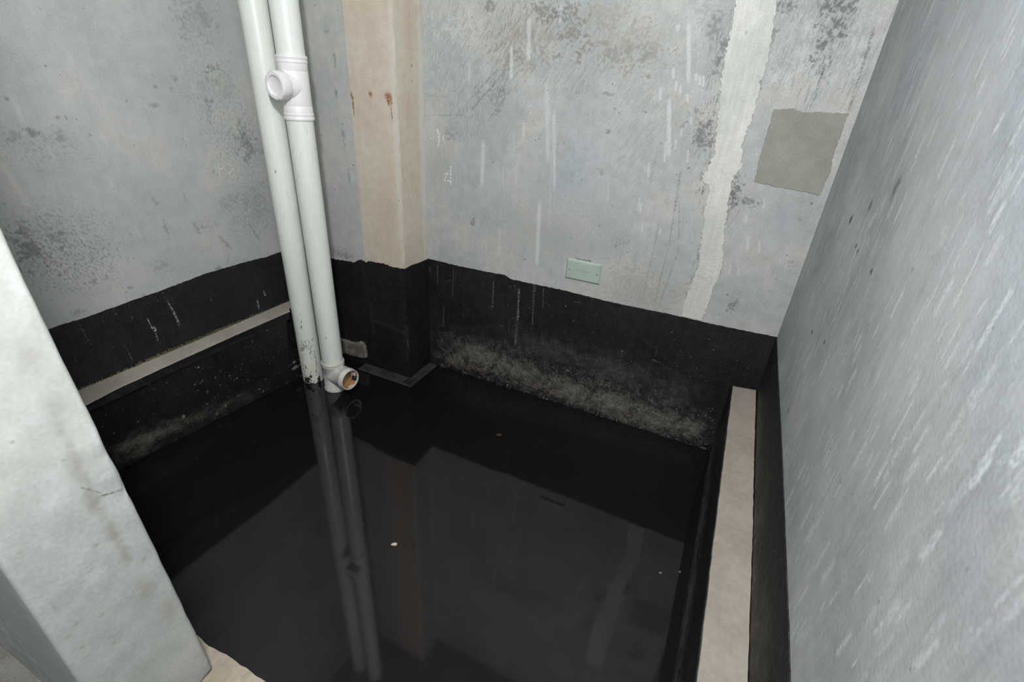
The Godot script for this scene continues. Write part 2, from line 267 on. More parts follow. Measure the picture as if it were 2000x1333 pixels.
# a box between two corners; axis is "x" or "z" for the horizontal run of its painted face
func box(st: SurfaceTool, lo: Vector3, hi: Vector3, axis := "x", p: Paint = null) -> void:
	var c := []
	for i in 8:
		c.append(Vector3(hi.x if i & 1 else lo.x, hi.y if i & 2 else lo.y, hi.z if i & 4 else lo.z))
	for f in [[0, 1, 3, 2, Vector3.FORWARD], [4, 5, 7, 6, Vector3.BACK], [0, 2, 6, 4, Vector3.LEFT], [1, 3, 7, 5, Vector3.RIGHT], [0, 1, 5, 4, Vector3.DOWN], [2, 3, 7, 6, Vector3.UP]]:
		var u := []
		for k in 4:
			var q: Vector3 = c[f[k]]
			var n: Vector3 = f[4]
			if p:
				u.append(p.uv(q.x if axis == "x" else q.z, q.y if absf(n.y) < 0.5 else (q.z if axis == "x" else q.x)))
			else:
				u.append(Vector2(q.x + q.z, -q.y))
		quad(st, c[f[0]], c[f[1]], c[f[2]], c[f[3]], f[4], u)


# a box with chamfered edges
func soft_box(st: SurfaceTool, lo: Vector3, hi: Vector3, r: float) -> void:
	var mid := (lo + hi) * 0.5
	var e := (hi - lo) * 0.5
	var f := e - Vector3.ONE * r
	for ax in 3:
		for s in [-1.0, 1.0]:
			var n := Vector3.ZERO
			n[ax] = s
			var u := (ax + 1) % 3
			var v := (ax + 2) % 3
			var pts := []
			for k in [[-1, -1], [1, -1], [1, 1], [-1, 1]]:
				var q := Vector3.ZERO
				q[ax] = e[ax] * s
				q[u] = f[u] * k[0]
				q[v] = f[v] * k[1]
				pts.append(mid + q)
			quad(st, pts[0], pts[1], pts[2], pts[3], n, [Vector2.ZERO, Vector2.RIGHT, Vector2.ONE, Vector2.DOWN])
			for s2 in [-1.0, 1.0]:
				var a := Vector3.ZERO
				a[ax] = e[ax] * s
				a[u] = f[u] * s2
				var b := Vector3.ZERO
				b[ax] = f[ax] * s
				b[u] = e[u] * s2
				var dv := Vector3.ZERO
				dv[v] = f[v]
				var n2 := Vector3.ZERO
				n2[ax] = s
				n2[u] = s2
				quad(st, mid + a - dv, mid + a + dv, mid + b + dv, mid + b - dv, n2.normalized(), [Vector2.ZERO, Vector2.RIGHT, Vector2.ONE, Vector2.DOWN])
	for sx in [-1.0, 1.0]:
		for sy in [-1.0, 1.0]:
			for sz in [-1.0, 1.0]:
				var s3 := Vector3(sx, sy, sz)
				var t := [mid + Vector3(e.x, f.y, f.z) * s3, mid + Vector3(f.x, e.y, f.z) * s3, mid + Vector3(f.x, f.y, e.z) * s3]
				var n3 := s3.normalized()
				if (t[1] - t[0]).cross(t[2] - t[0]).dot(n3) > 0.0:
					t.reverse()
				for q in t:
					st.set_normal(n3)
					st.set_uv(Vector2.ZERO)
					st.add_vertex(q)


# a coat of some thickness laid on a flat face: outline in the face's own (u, v), seen against normal n
func coat(st: SurfaceTool, outline: PackedVector2Array, at: Vector3, u: Vector3, v: Vector3, n: Vector3, thick: float, p: Paint, bevel := 0.0) -> void:
	var ids := Geometry2D.triangulate_polygon(outline)
	var to_uv := func(q: Vector2) -> Vector2: return p.uv(q.x, q.y) if p else q
	for k in range(0, ids.size(), 3):
		var t := [outline[ids[k]], outline[ids[k + 1]], outline[ids[k + 2]]]
		var w := []
		for q in t:
			w.append(at + u * q.x + v * q.y + n * thick)
		if (w[1] - w[0]).cross(w[2] - w[0]).dot(n) > 0.0:
			t.reverse()
			w.reverse()
		for i in 3:
			st.set_normal(n)
			st.set_uv(to_uv.call(t[i]))
			st.add_vertex(w[i])
	var turn := -1.0 if Geometry2D.is_polygon_clockwise(outline) else 1.0
	for k in outline.size():
		var q0 := outline[k]
		var q1 := outline[(k + 1) % outline.size()]
		var d := (q1 - q0).normalized()
		var side := (u * d.y - v * d.x) * turn
		var o0 := at + u * q0.x + v * q0.y
		var o1 := at + u * q1.x + v * q1.y
		var out := side * bevel
		quad(st, o0 + n * thick, o1 + n * thick, o1 + out, o0 + out, (side + n * 0.3).normalized(), [to_uv.call(q0), to_uv.call(q1), to_uv.call(q1), to_uv.call(q0)])


# points every step along a polyline, shaken by jitter
func ragged(line: Array, step: float, jitter: float, sd: int) -> PackedVector2Array:
	rng.seed = sd
	var out := PackedVector2Array()
	for k in line.size() - 1:
		var a := Vector2(line[k][0], line[k][1])
		var b := Vector2(line[k + 1][0], line[k + 1][1])
		var n := maxi(1, int(a.distance_to(b) / step))
		var across := (b - a).orthogonal().normalized()
		for i in n:
			out.append(a.lerp(b, float(i) / n) + across * rng.randf_range(-jitter, jitter))
	out.append(Vector2(line[-1][0], line[-1][1]))
	return out


# a turned shape about +y; profile of Vector2(radius, y); lobes gives the rim its grip ridges
func lathe(st: SurfaceTool, profile: Array, basis: Transform3D, segs := 48, lobes := 0, depth := 0.0) -> void:
	var smooth := []
	for k in profile.size() - 1:
		var d: Vector2 = profile[k + 1] - profile[k]
		smooth.append(Vector2(d.y, -d.x).normalized())
	var length := 0.0
	for k in profile.size() - 1:
		var a: Vector2 = profile[k]
		var b: Vector2 = profile[k + 1]
		var n0: Vector2 = smooth[k]
		var na := n0
		var nb := n0
		if k > 0 and n0.dot(smooth[k - 1]) > 0.75:
			na = (n0 + smooth[k - 1]).normalized()
		if k < smooth.size() - 1 and n0.dot(smooth[k + 1]) > 0.75:
			nb = (n0 + smooth[k + 1]).normalized()
		for i in segs:
			var t0 := TAU * i / segs
			var t1 := TAU * (i + 1) / segs
			var pts := []
			var nor := []
			var uvs := []
			for c in [[t0, a, na], [t1, a, na], [t1, b, nb], [t0, b, nb]]:
				var r: float = c[1].x
				if lobes > 0:
					r *= 1.0 - depth * (1.0 if fposmod(c[0] * lobes / TAU, 1.0) < 0.3 else 0.0)
				pts.append(basis * Vector3(cos(c[0]) * r, c[1].y, sin(c[0]) * r))
				nor.append((basis.basis * Vector3(cos(c[0]) * c[2].x, c[2].y, sin(c[0]) * c[2].x)).normalized())
				uvs.append(Vector2(c[0] / TAU, c[1].y))
			var mean: Vector3 = nor[0] + nor[1] + nor[2] + nor[3]
			var order := [0, 1, 2, 0, 2, 3]
			if (pts[1] - pts[0]).cross(pts[2] - pts[0]).dot(mean) + (pts[2] - pts[0]).cross(pts[3] - pts[0]).dot(mean) > 0.0:
				order = [0, 2, 1, 0, 3, 2]
			for j in order:
				st.set_normal(nor[j])
				st.set_uv(uvs[j])
				st.add_vertex(pts[j])


func tag(o: Node, label: String, category: String, group := "") -> void:
	o.set_meta("label", label)
	o.set_meta("category", category)
	if group:
		o.set_meta("group", group)


func structure(o: Node) -> Node:
	o.set_meta("kind", "structure")
	return o


func thing(called: String, at: Vector3, label: String, category: String, group := "") -> Node3D:
	var o := Node3D.new()
	o.name = called
	o.position = at
	add_child(o, true)
	tag(o, label, category, group)
	return o


func specks(p: Paint, count: int, x_lo: float, x_hi: float, y_lo: float, y_hi: float, c: Color, sd: int, size: float, bias := 1.0) -> void:
	rng.seed = sd
	var list := []
	for k in count:
		var t := pow(rng.randf(), bias)
		var r := size * (0.4 + pow(rng.randf(), 3.0) * 1.6)
		list.append([rng.randf_range(x_lo, x_hi), lerpf(y_lo, y_hi, t), r * rng.randf_range(0.7, 1.3), r, rng.randf_range(0.2, 0.9)])
	p.blots(list, c, 0.4, 1.6)


func _ready() -> void:
	view_and_light()
	materials()
	build_shell()
	build_back_wall()
	build_left_wall()
	build_right_wall()
	build_corner()
	build_front()
	build_ledges()
	build_water()
	build_pipes()
	build_plate()
	build_small_things()


func view_and_light() -> void:
	var cam := Camera3D.new()
	cam.name = "camera"
	cam.fov = 70.488
	cam.near = 0.02
	var b := Basis(Vector3.UP, 0.4102) * Basis(Vector3.RIGHT, -0.4933) * Basis(Vector3.BACK, 0.067)
	cam.transform = Transform3D(b, Vector3(-0.2951, 1.58, 2.171))
	add_child(cam)
	cam.current = true
	var e := Environment.new()
	e.background_mode = Environment.BG_COLOR
	e.background_color = Color(0, 0, 0)
	e.tonemap_mode = Environment.TONE_MAPPER_LINEAR
	e.tonemap_exposure = 1.0
	e.sdfgi_enabled = true
	e.ssao_enabled = true
	e.ssil_enabled = true
	var we := WorldEnvironment.new()
	we.name = "environment"
	we.environment = e
	add_child(we)
	# the photographer's flash, just right of and above the lens, with the beam turned a little into the shaft
	var flash_at := Vector3(-0.22, 1.74, 2.24)
	var l := SpotLight3D.new()
	l.name = "flash_light"
	l.light_energy = 0.6
	l.light_color = Color(0.995, 0.985, 1.0)
	l.light_size = 0.04
	l.spot_range = 12.0
	l.spot_attenuation = 2.0
	l.spot_angle = 75.0
	l.spot_angle_attenuation = 1.0
	l.shadow_enabled = true
	add_child(l)
	l.look_at_from_position(flash_at, Vector3(-1.85, 1.3, 0.1))
	# added fill light in the doorway, out of view, evening out the walls
	var a := OmniLight3D.new()
	a.name = "added_fill_light"
	a.light_energy = 3.6
	a.light_color = Color(0.995, 0.985, 1.0)
	a.light_size = 0.07
	a.omni_range = 12.0
	a.omni_attenuation = 2.0
	a.shadow_enabled = true
	add_child(a)
	a.position = Vector3(-0.5, 2.42, 2.165)


func materials() -> void:
	concrete = tiled(rgb(158, 163, 162), rgb(178, 180, 176), 5, 0.9)
	black_coat = tiled(rgb(24, 25, 27), rgb(31, 32, 34), 9, 0.62, 0.6, 70)


func build_shell() -> void:
	var st := begin()
	box(st, Vector3(-2.55, -0.5, -0.15), Vector3(0.15, -0.4, OUTER_Z))
	structure(commit("floor", st, black_coat))
	st = begin()
	box(st, Vector3(-2.55, ROOM_TOP, -0.15), Vector3(0.15, ROOM_TOP + 0.15, 4.65))
	structure(commit("ceiling", st, concrete))
	st = begin()
	box(st, Vector3(-2.55, SILL_Y - 0.15, OUTER_Z), Vector3(0.15, SILL_Y - 0.003, 4.65))
	structure(commit("floor_lobby", st, tiled(rgb(92, 91, 87), rgb(108, 106, 101), 6, 0.9, 0.8, 30, 0.06)))
	st = begin()
	box(st, Vector3(-2.55, SILL_Y - 0.15, 4.5), Vector3(0.15, ROOM_TOP, 4.65))
	structure(commit("wall_lobby", st, concrete))


func build_back_wall() -> void:
	var p := Paint.new(-1.8, 1.95, 1.8, 1.3, 800, 21)
	p.base(rgb(168, 173, 171), rgb(181, 183, 178), 0.07, 0.07, 0.02, 21)
	p.blots(BACK_BLUE, rgb(160, 171, 180), 0.8, 0.9)
	p.blots(BACK_TAN, rgb(158, 155, 145), 1.8, 1.4)
	p.blots(BACK_PALE, rgb(198, 202, 198), 2.2, 1.6)
	p.blots(BACK_DARK, rgb(114, 117, 114), 2.6, 1.3)
	p.scuffs([[-1.66, 1.80, 0.14, 0.12, 0.85], [-1.58, 1.58, 0.16, 0.16, 0.6], [-1.72, 1.62, 0.06, 0.12, 0.5], [-1.2, 1.56, 0.2, 0.1, 0.4], [-0.75, 1.78, 0.2, 0.14, 0.5], [-0.62, 1.5, 0.12, 0.12, 0.5], [-0.2, 1.75, 0.2, 0.15, 0.6], [-0.1, 1.65, 0.1, 0.2, 0.5]], 1.25, 85.0, 16.0, rgb(200, 203, 199), 0.0, 25)
	p.scuffs([[-1.35, 1.80, 0.25, 0.14, 0.7], [-1.12, 1.70, 0.3, 0.14, 0.75], [-1.5, 1.62, 0.2, 0.12, 0.5], [-1.3, 1.42, 0.15, 0.15, 0.3], [-0.75, 1.45, 0.15, 0.2, 0.4]], 0.95, 55.0, 10.0, rgb(146, 143, 134), 0.02, 26)
	p.scuffs([[-0.15, 1.80, 0.06, 0.16, 0.7], [-0.17, 1.62, 0.04, 0.10, 0.6], [-0.28, 1.86, 0.05, 0.05, 0.7], [-0.05, 1.70, 0.03, 0.14, 0.5], [-0.28, 1.68, 0.03, 0.1, 0.5], [-0.47, 1.45, 0.08, 0.12, 0.6], [-0.5, 1.68, 0.04, 0.14, 0.7], [-0.31, 1.17, 0.04, 0.08, 0.8], [-1.3, 1.8, 0.08, 0.1, 0.6], [-1.42, 1.76, 0.05, 0.07, 0.5], [-1.55, 1.4, 0.1, 0.1, 0.5]], 1.45, 110.0, 16.0, rgb(104, 107, 104), 0.04, 27)
	p.runs(BACK_LINES, rgb(112, 114, 110), 1.1, 0.8)
	p.runs(BACK_DRIPS, rgb(208, 212, 210), 0.3, 1.1)
	rng.seed = 77
	var small := []
	for k in 160:
		var x := rng.randf_range(-1.75, -0.02)
		var y := rng.randf_range(0.7, 1.9)
		small.append([x, y, x, y - rng.randf_range(0.01, 0.05), rng.randf_range(0.0015, 0.004), rng.randf_range(0.15, 0.45)])
	p.runs(small, rgb(205, 209, 206), 0.8)
	specks(p, 220, -1.78, 0.0, 0.7, 1.9, rgb(118, 121, 118), 78, 0.004)
	# dark crusting and painted edge shadows by the filler strip, gap over cover plate
	var crust_shade := []
	for q in [[-0.476, 1.86], [-0.474, 1.73], [-0.468, 1.62], [-0.455, 1.54], [-0.432, 1.40], [-0.45, 1.28], [-0.43, 1.33], [-0.44, 1.22], [-0.414, 1.17], [-0.395, 1.0], [-0.4, 0.85], [-0.33, 1.28], [-0.322, 1.2], [-0.327, 1.59], [-0.33, 1.5], [-0.295, 0.95], [-0.3, 0.8]]:
		for k in 5:
			var x: float = q[0] + rng.randf_range(-0.012, 0.006)
			var y: float = q[1] + rng.randf_range(-0.06, 0.06)
			crust_shade.append([x, y, x + rng.randf_range(-0.006, 0.006), y - rng.randf_range(0.008, 0.04), rng.randf_range(0.0015, 0.004), rng.randf_range(0.4, 0.85)])
	p.runs(crust_shade, rgb(108, 112, 108), 1.0)
	p.runs([[-0.93, 0.8475, -0.86, 0.8465, 0.004, 0.9], [-0.9, 0.85, -0.85, 0.849, 0.003, 0.6]], rgb(74, 78, 76), 1.0)
	p.runs(BACK_CHALK, rgb(232, 235, 233), 0.9, 1.1)
	var m := p.material(0.88, 0.7)
	var st := begin()
	box(st, Vector3(-2.55, -0.4, -0.15), Vector3(0.15, ROOM_TOP, 0.0), "x", p)
	var wall := structure(commit("wall_back", st, m))
	# black tanking with its brushed upper edge
	var c := Paint.new(-1.8, 0.72, 1.82, 0.80, 760, 31)
	c.base(rgb(25, 26, 28), rgb(32, 33, 35), 0.06, 0.06, 0.03, 31)
	c.blots(COATB_SILT, rgb(102, 104, 93), 0.45, 0.8, 1.5)
	c.blots(COATB_SILT, rgb(142, 144, 128), 0.6, 0.8, 1.0)
	c.blots(COATB_PALE, rgb(112, 114, 104), 1.6, 1.0)
	c.blots(COATB_RUST, rgb(108, 88, 80), 1.2, 1.0)
	specks(c, 1500, -1.78, 0.0, 0.0, 0.6, rgb(140, 143, 136), 32, 0.0027, 1.5)
	specks(c, 900, -1.75, -0.1, 0.0, 0.25, rgb(176, 178, 168), 33, 0.0026, 1.2)
	c.runs(COATB_DRIPS, rgb(150, 152, 152), 0.9)
	var line := [[-1.786, 0.677], [-1.703, 0.677], [-1.556, 0.675], [-1.363, 0.68], [-1.308, 0.683], [-1.263, 0.667], [-0.978, 0.672], [-0.714, 0.666], [-0.472, 0.673], [-0.245, 0.672], [0.0, 0.679]]
	var edge := ragged(line, 0.012, 0.0016, 41)
	edge.append(Vector2(0.0, -0.08))
	edge.append(Vector2(-1.786, -0.08))
	st = begin()
	coat(st, edge, Vector3.ZERO, Vector3.RIGHT, Vector3.UP, Vector3.BACK, 0.003, c)
	var t := commit("waterproof_coating", st, c.material(0.6, 2.5), wall)
	t.set_meta("label", "black waterproof coating stained with grey silt")
	# the pale filler strip with crusted edges
	var left := [[-0.47, 2.2], [-0.474, 1.873], [-0.471, 1.783], [-0.474, 1.728], [-0.466, 1.623], [-0.452, 1.538], [-0.429, 1.376], [-0.45, 1.277], [-0.416, 1.251], [-0.411, 1.138], [-0.382, 0.898], [-0.404, 0.734], [-0.4, 0.677]]
	var right := [[-0.31, 0.677], [-0.308, 0.707], [-0.291, 0.94], [-0.321, 1.11], [-0.33, 1.192], [-0.339, 1.3], [-0.319, 1.332], [-0.338, 1.423], [-0.329, 1.512], [-0.326, 1.589], [-0.334, 1.63], [-0.327, 1.702], [-0.335, 1.786], [-0.351, 1.873], [-0.35, 2.2]]
	var o := ragged(left, 0.008, 0.006, 51)
	o.append_array(ragged(right, 0.008, 0.005, 52))
	var sp := Paint.new(-0.5, 2.2, 0.25, 1.55, 600, 53)
	sp.base(rgb(196, 199, 192), rgb(208, 210, 204), 0.05, 0.05, 0.05, 53)
	sp.blots([[-0.36, 0.8, 0.1, 0.2, 0.6], [-0.37, 1.0, 0.1, 0.2, 0.4]], rgb(182, 184, 176), 1.2, 0.8)
	sp.blots([[-0.42, 1.78, 0.006, 0.006, 0.5]], rgb(150, 152, 148), 1.2, 1.5)
	st = begin()
	coat(st, o, Vector3.ZERO, Vector3.RIGHT, Vector3.UP, Vector3.BACK, 0.0025, sp, 0.0015)
	t = commit("filler_strip", st, sp.material(0.85, 1.5), wall)
	t.set_meta("label", "pale vertical strip of filler with crusted edges")
	# the square mortar patch by the right corner
	o = ragged([[-0.262, 1.545], [-0.2, 1.551], [-0.17, 1.541], [-0.12, 1.547], [-0.029, 1.549], [-0.031, 1.42], [-0.022, 1.36], [-0.029, 1.273], [-0.1, 1.28], [-0.18, 1.284], [-0.258, 1.291], [-0.263, 1.4], [-0.262, 1.545]], 0.008, 0.0025, 61)
	o.remove_at(o.size() - 1)
	var mp := Paint.new(-0.3, 1.6, 0.32, 0.36, 700, 63)
	mp.base(rgb(141, 144, 133), rgb(149, 151, 140), 0.04, 0.05, 0.0, 63)
	st = begin()
	coat(st, o, Vector3.ZERO, Vector3.RIGHT, Vector3.UP, Vector3.BACK, 0.003, mp, 0.001)
	t = commit("mortar_patch", st, mp.material(0.9, 1.2), wall)
	t.set_meta("label", "square olive grey mortar patch")


func build_left_wall() -> void:
	var p := Paint.new(0.2, 1.95, 1.7, 1.3, 700, 121)
	p.base(rgb(162, 166, 165), rgb(173, 175, 170), 0.04, 0.05, 0.015, 121)
	p.blots(LEFT_PALE, rgb(176, 180, 178), 1.0, 0.7)
	p.blots(LEFT_DARK, rgb(108, 111, 108), 2.2, 1.0)
	p.runs(LEFT_DRIPS, rgb(188, 190, 184), 0.3)
	p.scuffs([[1.38, 0.98, 0.2, 0.14, 0.7], [1.3, 0.9, 0.12, 0.1, 0.6], [0.58, 1.2, 0.12, 0.3, 0.5], [0.7, 1.5, 0.08, 0.25, 0.4], [1.3, 1.3, 0.12, 0.06, 0.5], [0.6, 0.9, 0.15, 0.1, 0.3]], 1.2, 95.0, 50.0, rgb(112, 114, 111), 0.0, 127)
	p.runs(LEFT_LINES, rgb(105, 107, 104), 1.0)
	specks(p, 160, 0.3, 1.6, 0.72, 1.9, rgb(112, 115, 113), 122, 0.005)
	p.runs(LEFT_CHALK, rgb(215, 218, 216), 0.9)
	var st := begin()
	box(st, Vector3(-2.55, 0.36, -0.15), Vector3(LEFT_X, ROOM_TOP, 4.65), "z", p)
	box(st, Vector3(-2.55, -0.4, -0.15), Vector3(-2.47, 0.36, 4.65), "z", p)
	var wall := structure(commit("wall_left", st, p.material(0.9, 0.6)))
	var c := Paint.new(0.15, 0.78, 1.78, 0.86, 640, 131)
	c.base(rgb(24, 25, 27), rgb(31, 32, 34), 0.05, 0.06, 0.03, 131)
	c.blots(COATL_SILT, rgb(84, 86, 76), 0.5, 0.8, 1.7)
	c.blots(COATL_SILT, rgb(112, 115, 97), 0.7, 1.0, 1.0)
	specks(c, 700, 0.25, 1.5, 0.0, 0.40, rgb(176, 178, 175), 132, 0.0036, 1.3)
	specks(c, 60, 0.25, 1.5, 0.45, 0.7, rgb(130, 132, 130), 133, 0.002)
	c.blots([[1.32, 0.03, 0.06, 0.03, 0.5], [1.2, 0.05, 0.03, 0.02, 0.4]], rgb(96, 84, 78), 1.5, 1.0)
	c.blots(COATL_PALE, rgb(170, 172, 170), 1.6, 1.5)
	c.runs(COATL_DRIPS, rgb(176, 178, 178), 0.9)
	var cm := c.material(0.6, 2.5)
	var edge := ragged([[0.2, 0.715], [0.464, 0.726], [0.554, 0.723], [0.671, 0.73], [0.882, 0.735], [1.068, 0.722], [1.21, 0.719], [1.338, 0.712], [1.462, 0.713], [1.9, 0.712]], 0.012, 0.0014, 141)
	edge.append(Vector2(1.9, 0.40))
	edge.append(Vector2(0.2, 0.40))
	st = begin()
	coat(st, edge, Vector3(LEFT_X, 0, 0), Vector3.BACK, Vector3.UP, Vector3.RIGHT, 0.003, c)
	# below the ledge the lower wall leans back from the ledge's lip to its foot, which comes 9 cm further in at the far end
	var rows := 10
	for k in 30:
		var z0 := 0.1 + 1.8 * k / 30.0
		var z1 := 0.1 + 1.8 * (k + 1) / 30.0
		var head := -2.283 if z0 > 0.54 else -2.326
		for r in rows:
			var pts := []
			var uvs := []
			for q in [[z0, r], [z1, r], [z1, r + 1], [z0, r + 1]]:
				var y: float = lerpf(-0.1, 0.445, q[1] / float(rows))
				var foot: float = -2.33 - (q[0] - 0.51) * 0.1
				var lip: float = head - (0.022 * clampf((q[0] - 1.25) / 0.3, -0.2, 0.0) if head > -2.3 else 0.0)
				pts.append(Vector3(lerpf(foot, lip, clampf(y / 0.445, -0.2, 1.0)), y, q[0]))
				uvs.append(c.uv(q[0], y))
			quad(st, pts[0], pts[1], pts[2], pts[3], Vector3(0.98, -0.2, 0.0), uvs)
	quad(st, Vector3(-2.326, 0.445, 0.58), Vector3(-2.283, 0.445, 0.58), Vector3(-2.335, -0.02, 0.58), Vector3(-2.34, -0.02, 0.58), Vector3.FORWARD, [c.uv(0.5, 0.4), c.uv(0.58, 0.4), c.uv(0.58, 0.0), c.uv(0.5, 0.0)])
	var t := commit("waterproof_coating", st, cm, wall)
	t.set_meta("label", "black waterproof coating with white drip marks")


func build_right_wall() -> void:
	var p := Paint.new(-0.05, 1.95, 1.95, 1.35, 620, 221)
	p.base(rgb(158, 164, 164), rgb(176, 180, 177), 0.05, 0.05, 0.05, 221)
	p.blots([[1.1, 1.75, 0.9, 0.35, 0.6], [1.5, 1.5, 0.5, 0.35, 0.5], [0.5, 1.7, 0.4, 0.3, 0.3]], rgb(168, 178, 188), 0.8, 0.8)  # bluish cast of the mixed light, painted into the upper wall colour
	p.blots([[1.2, 0.95, 0.7, 0.3, 0.5], [0.6, 0.9, 0.4, 0.25, 0.3]], rgb(170, 174, 166), 0.8, 0.8)  # greenish cast lower down, also tint of the light put into the colour
	rng.seed = 222
	var list := []
	for k in 1100:
		var z := rng.randf_range(0.0, 1.88)
		var y := rng.randf_range(0.66, 1.95)
		var size := rng.randf_range(0.5, 1.0)
		list.append([z, y, z + rng.randf_range(-0.002, 0.002), y - size * rng.randf_range(0.02, 0.085), size * rng.randf_range(0.0022, 0.0075), rng.randf_range(0.2, 0.75)])
	p.runs(list, rgb(204, 211, 211), 0.45, 1.15)
	list = []
	for k in 90:
		var z := rng.randf_range(0.0, 1.88)
		var y := rng.randf_range(0.66, 1.95)
		list.append([z, y, z, y - rng.randf_range(0.03, 0.14), rng.randf_range(0.0015, 0.004), rng.randf_range(0.15, 0.4)])
	p.runs(list, rgb(136, 141, 139), 0.9)
	specks(p, 120, 0.0, 1.85, 0.7, 1.9, rgb(128, 132, 130), 223, 0.004)
	p.blots(RIGHT_DARK, rgb(52, 58, 58), 0.8, 2.0)
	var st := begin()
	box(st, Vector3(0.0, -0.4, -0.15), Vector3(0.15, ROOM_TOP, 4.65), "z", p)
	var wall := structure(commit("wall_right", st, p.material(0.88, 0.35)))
	var c := Paint.new(-0.02, 0.72, 1.95, 0.36, 520, 231)
	c.base(rgb(25, 26, 27), rgb(33, 34, 34), 0.08, 0.08, 0.05, 231)
	specks(c, 700, 0.0, 1.85, 0.42, 0.66, rgb(150, 152, 146), 232, 0.003, 1.6)
	c.blots([[0.5, 0.42, 0.4, 0.06, 0.6], [1.1, 0.42, 0.3, 0.05, 0.5], [0.2, 0.42, 0.2, 0.05, 0.4], [0.9, 0.5, 0.1, 0.08, 0.3], [1.3, 0.5, 0.15, 0.1, 0.3]], rgb(146, 141, 127), 0.6, 0.9, 1.5)
	var edge := ragged([[0.0, 0.679], [0.295, 0.677], [0.531, 0.68], [0.882, 0.684], [1.09, 0.683], [1.252, 0.682], [1.405, 0.682], [1.518, 0.677], [1.9, 0.677]], 0.015, 0.0012, 241)
	edge.append(Vector2(1.9, 0.38))
	edge.append(Vector2(0.0, 0.38))
	st = begin()
	coat(st, edge, Vector3.ZERO, Vector3.BACK, Vector3.UP, Vector3.LEFT, 0.003, c)
	var t := commit("waterproof_coating", st, c.material(0.6, 2.5), wall)
	t.set_meta("label", "narrow black waterproof coating above the ledge")


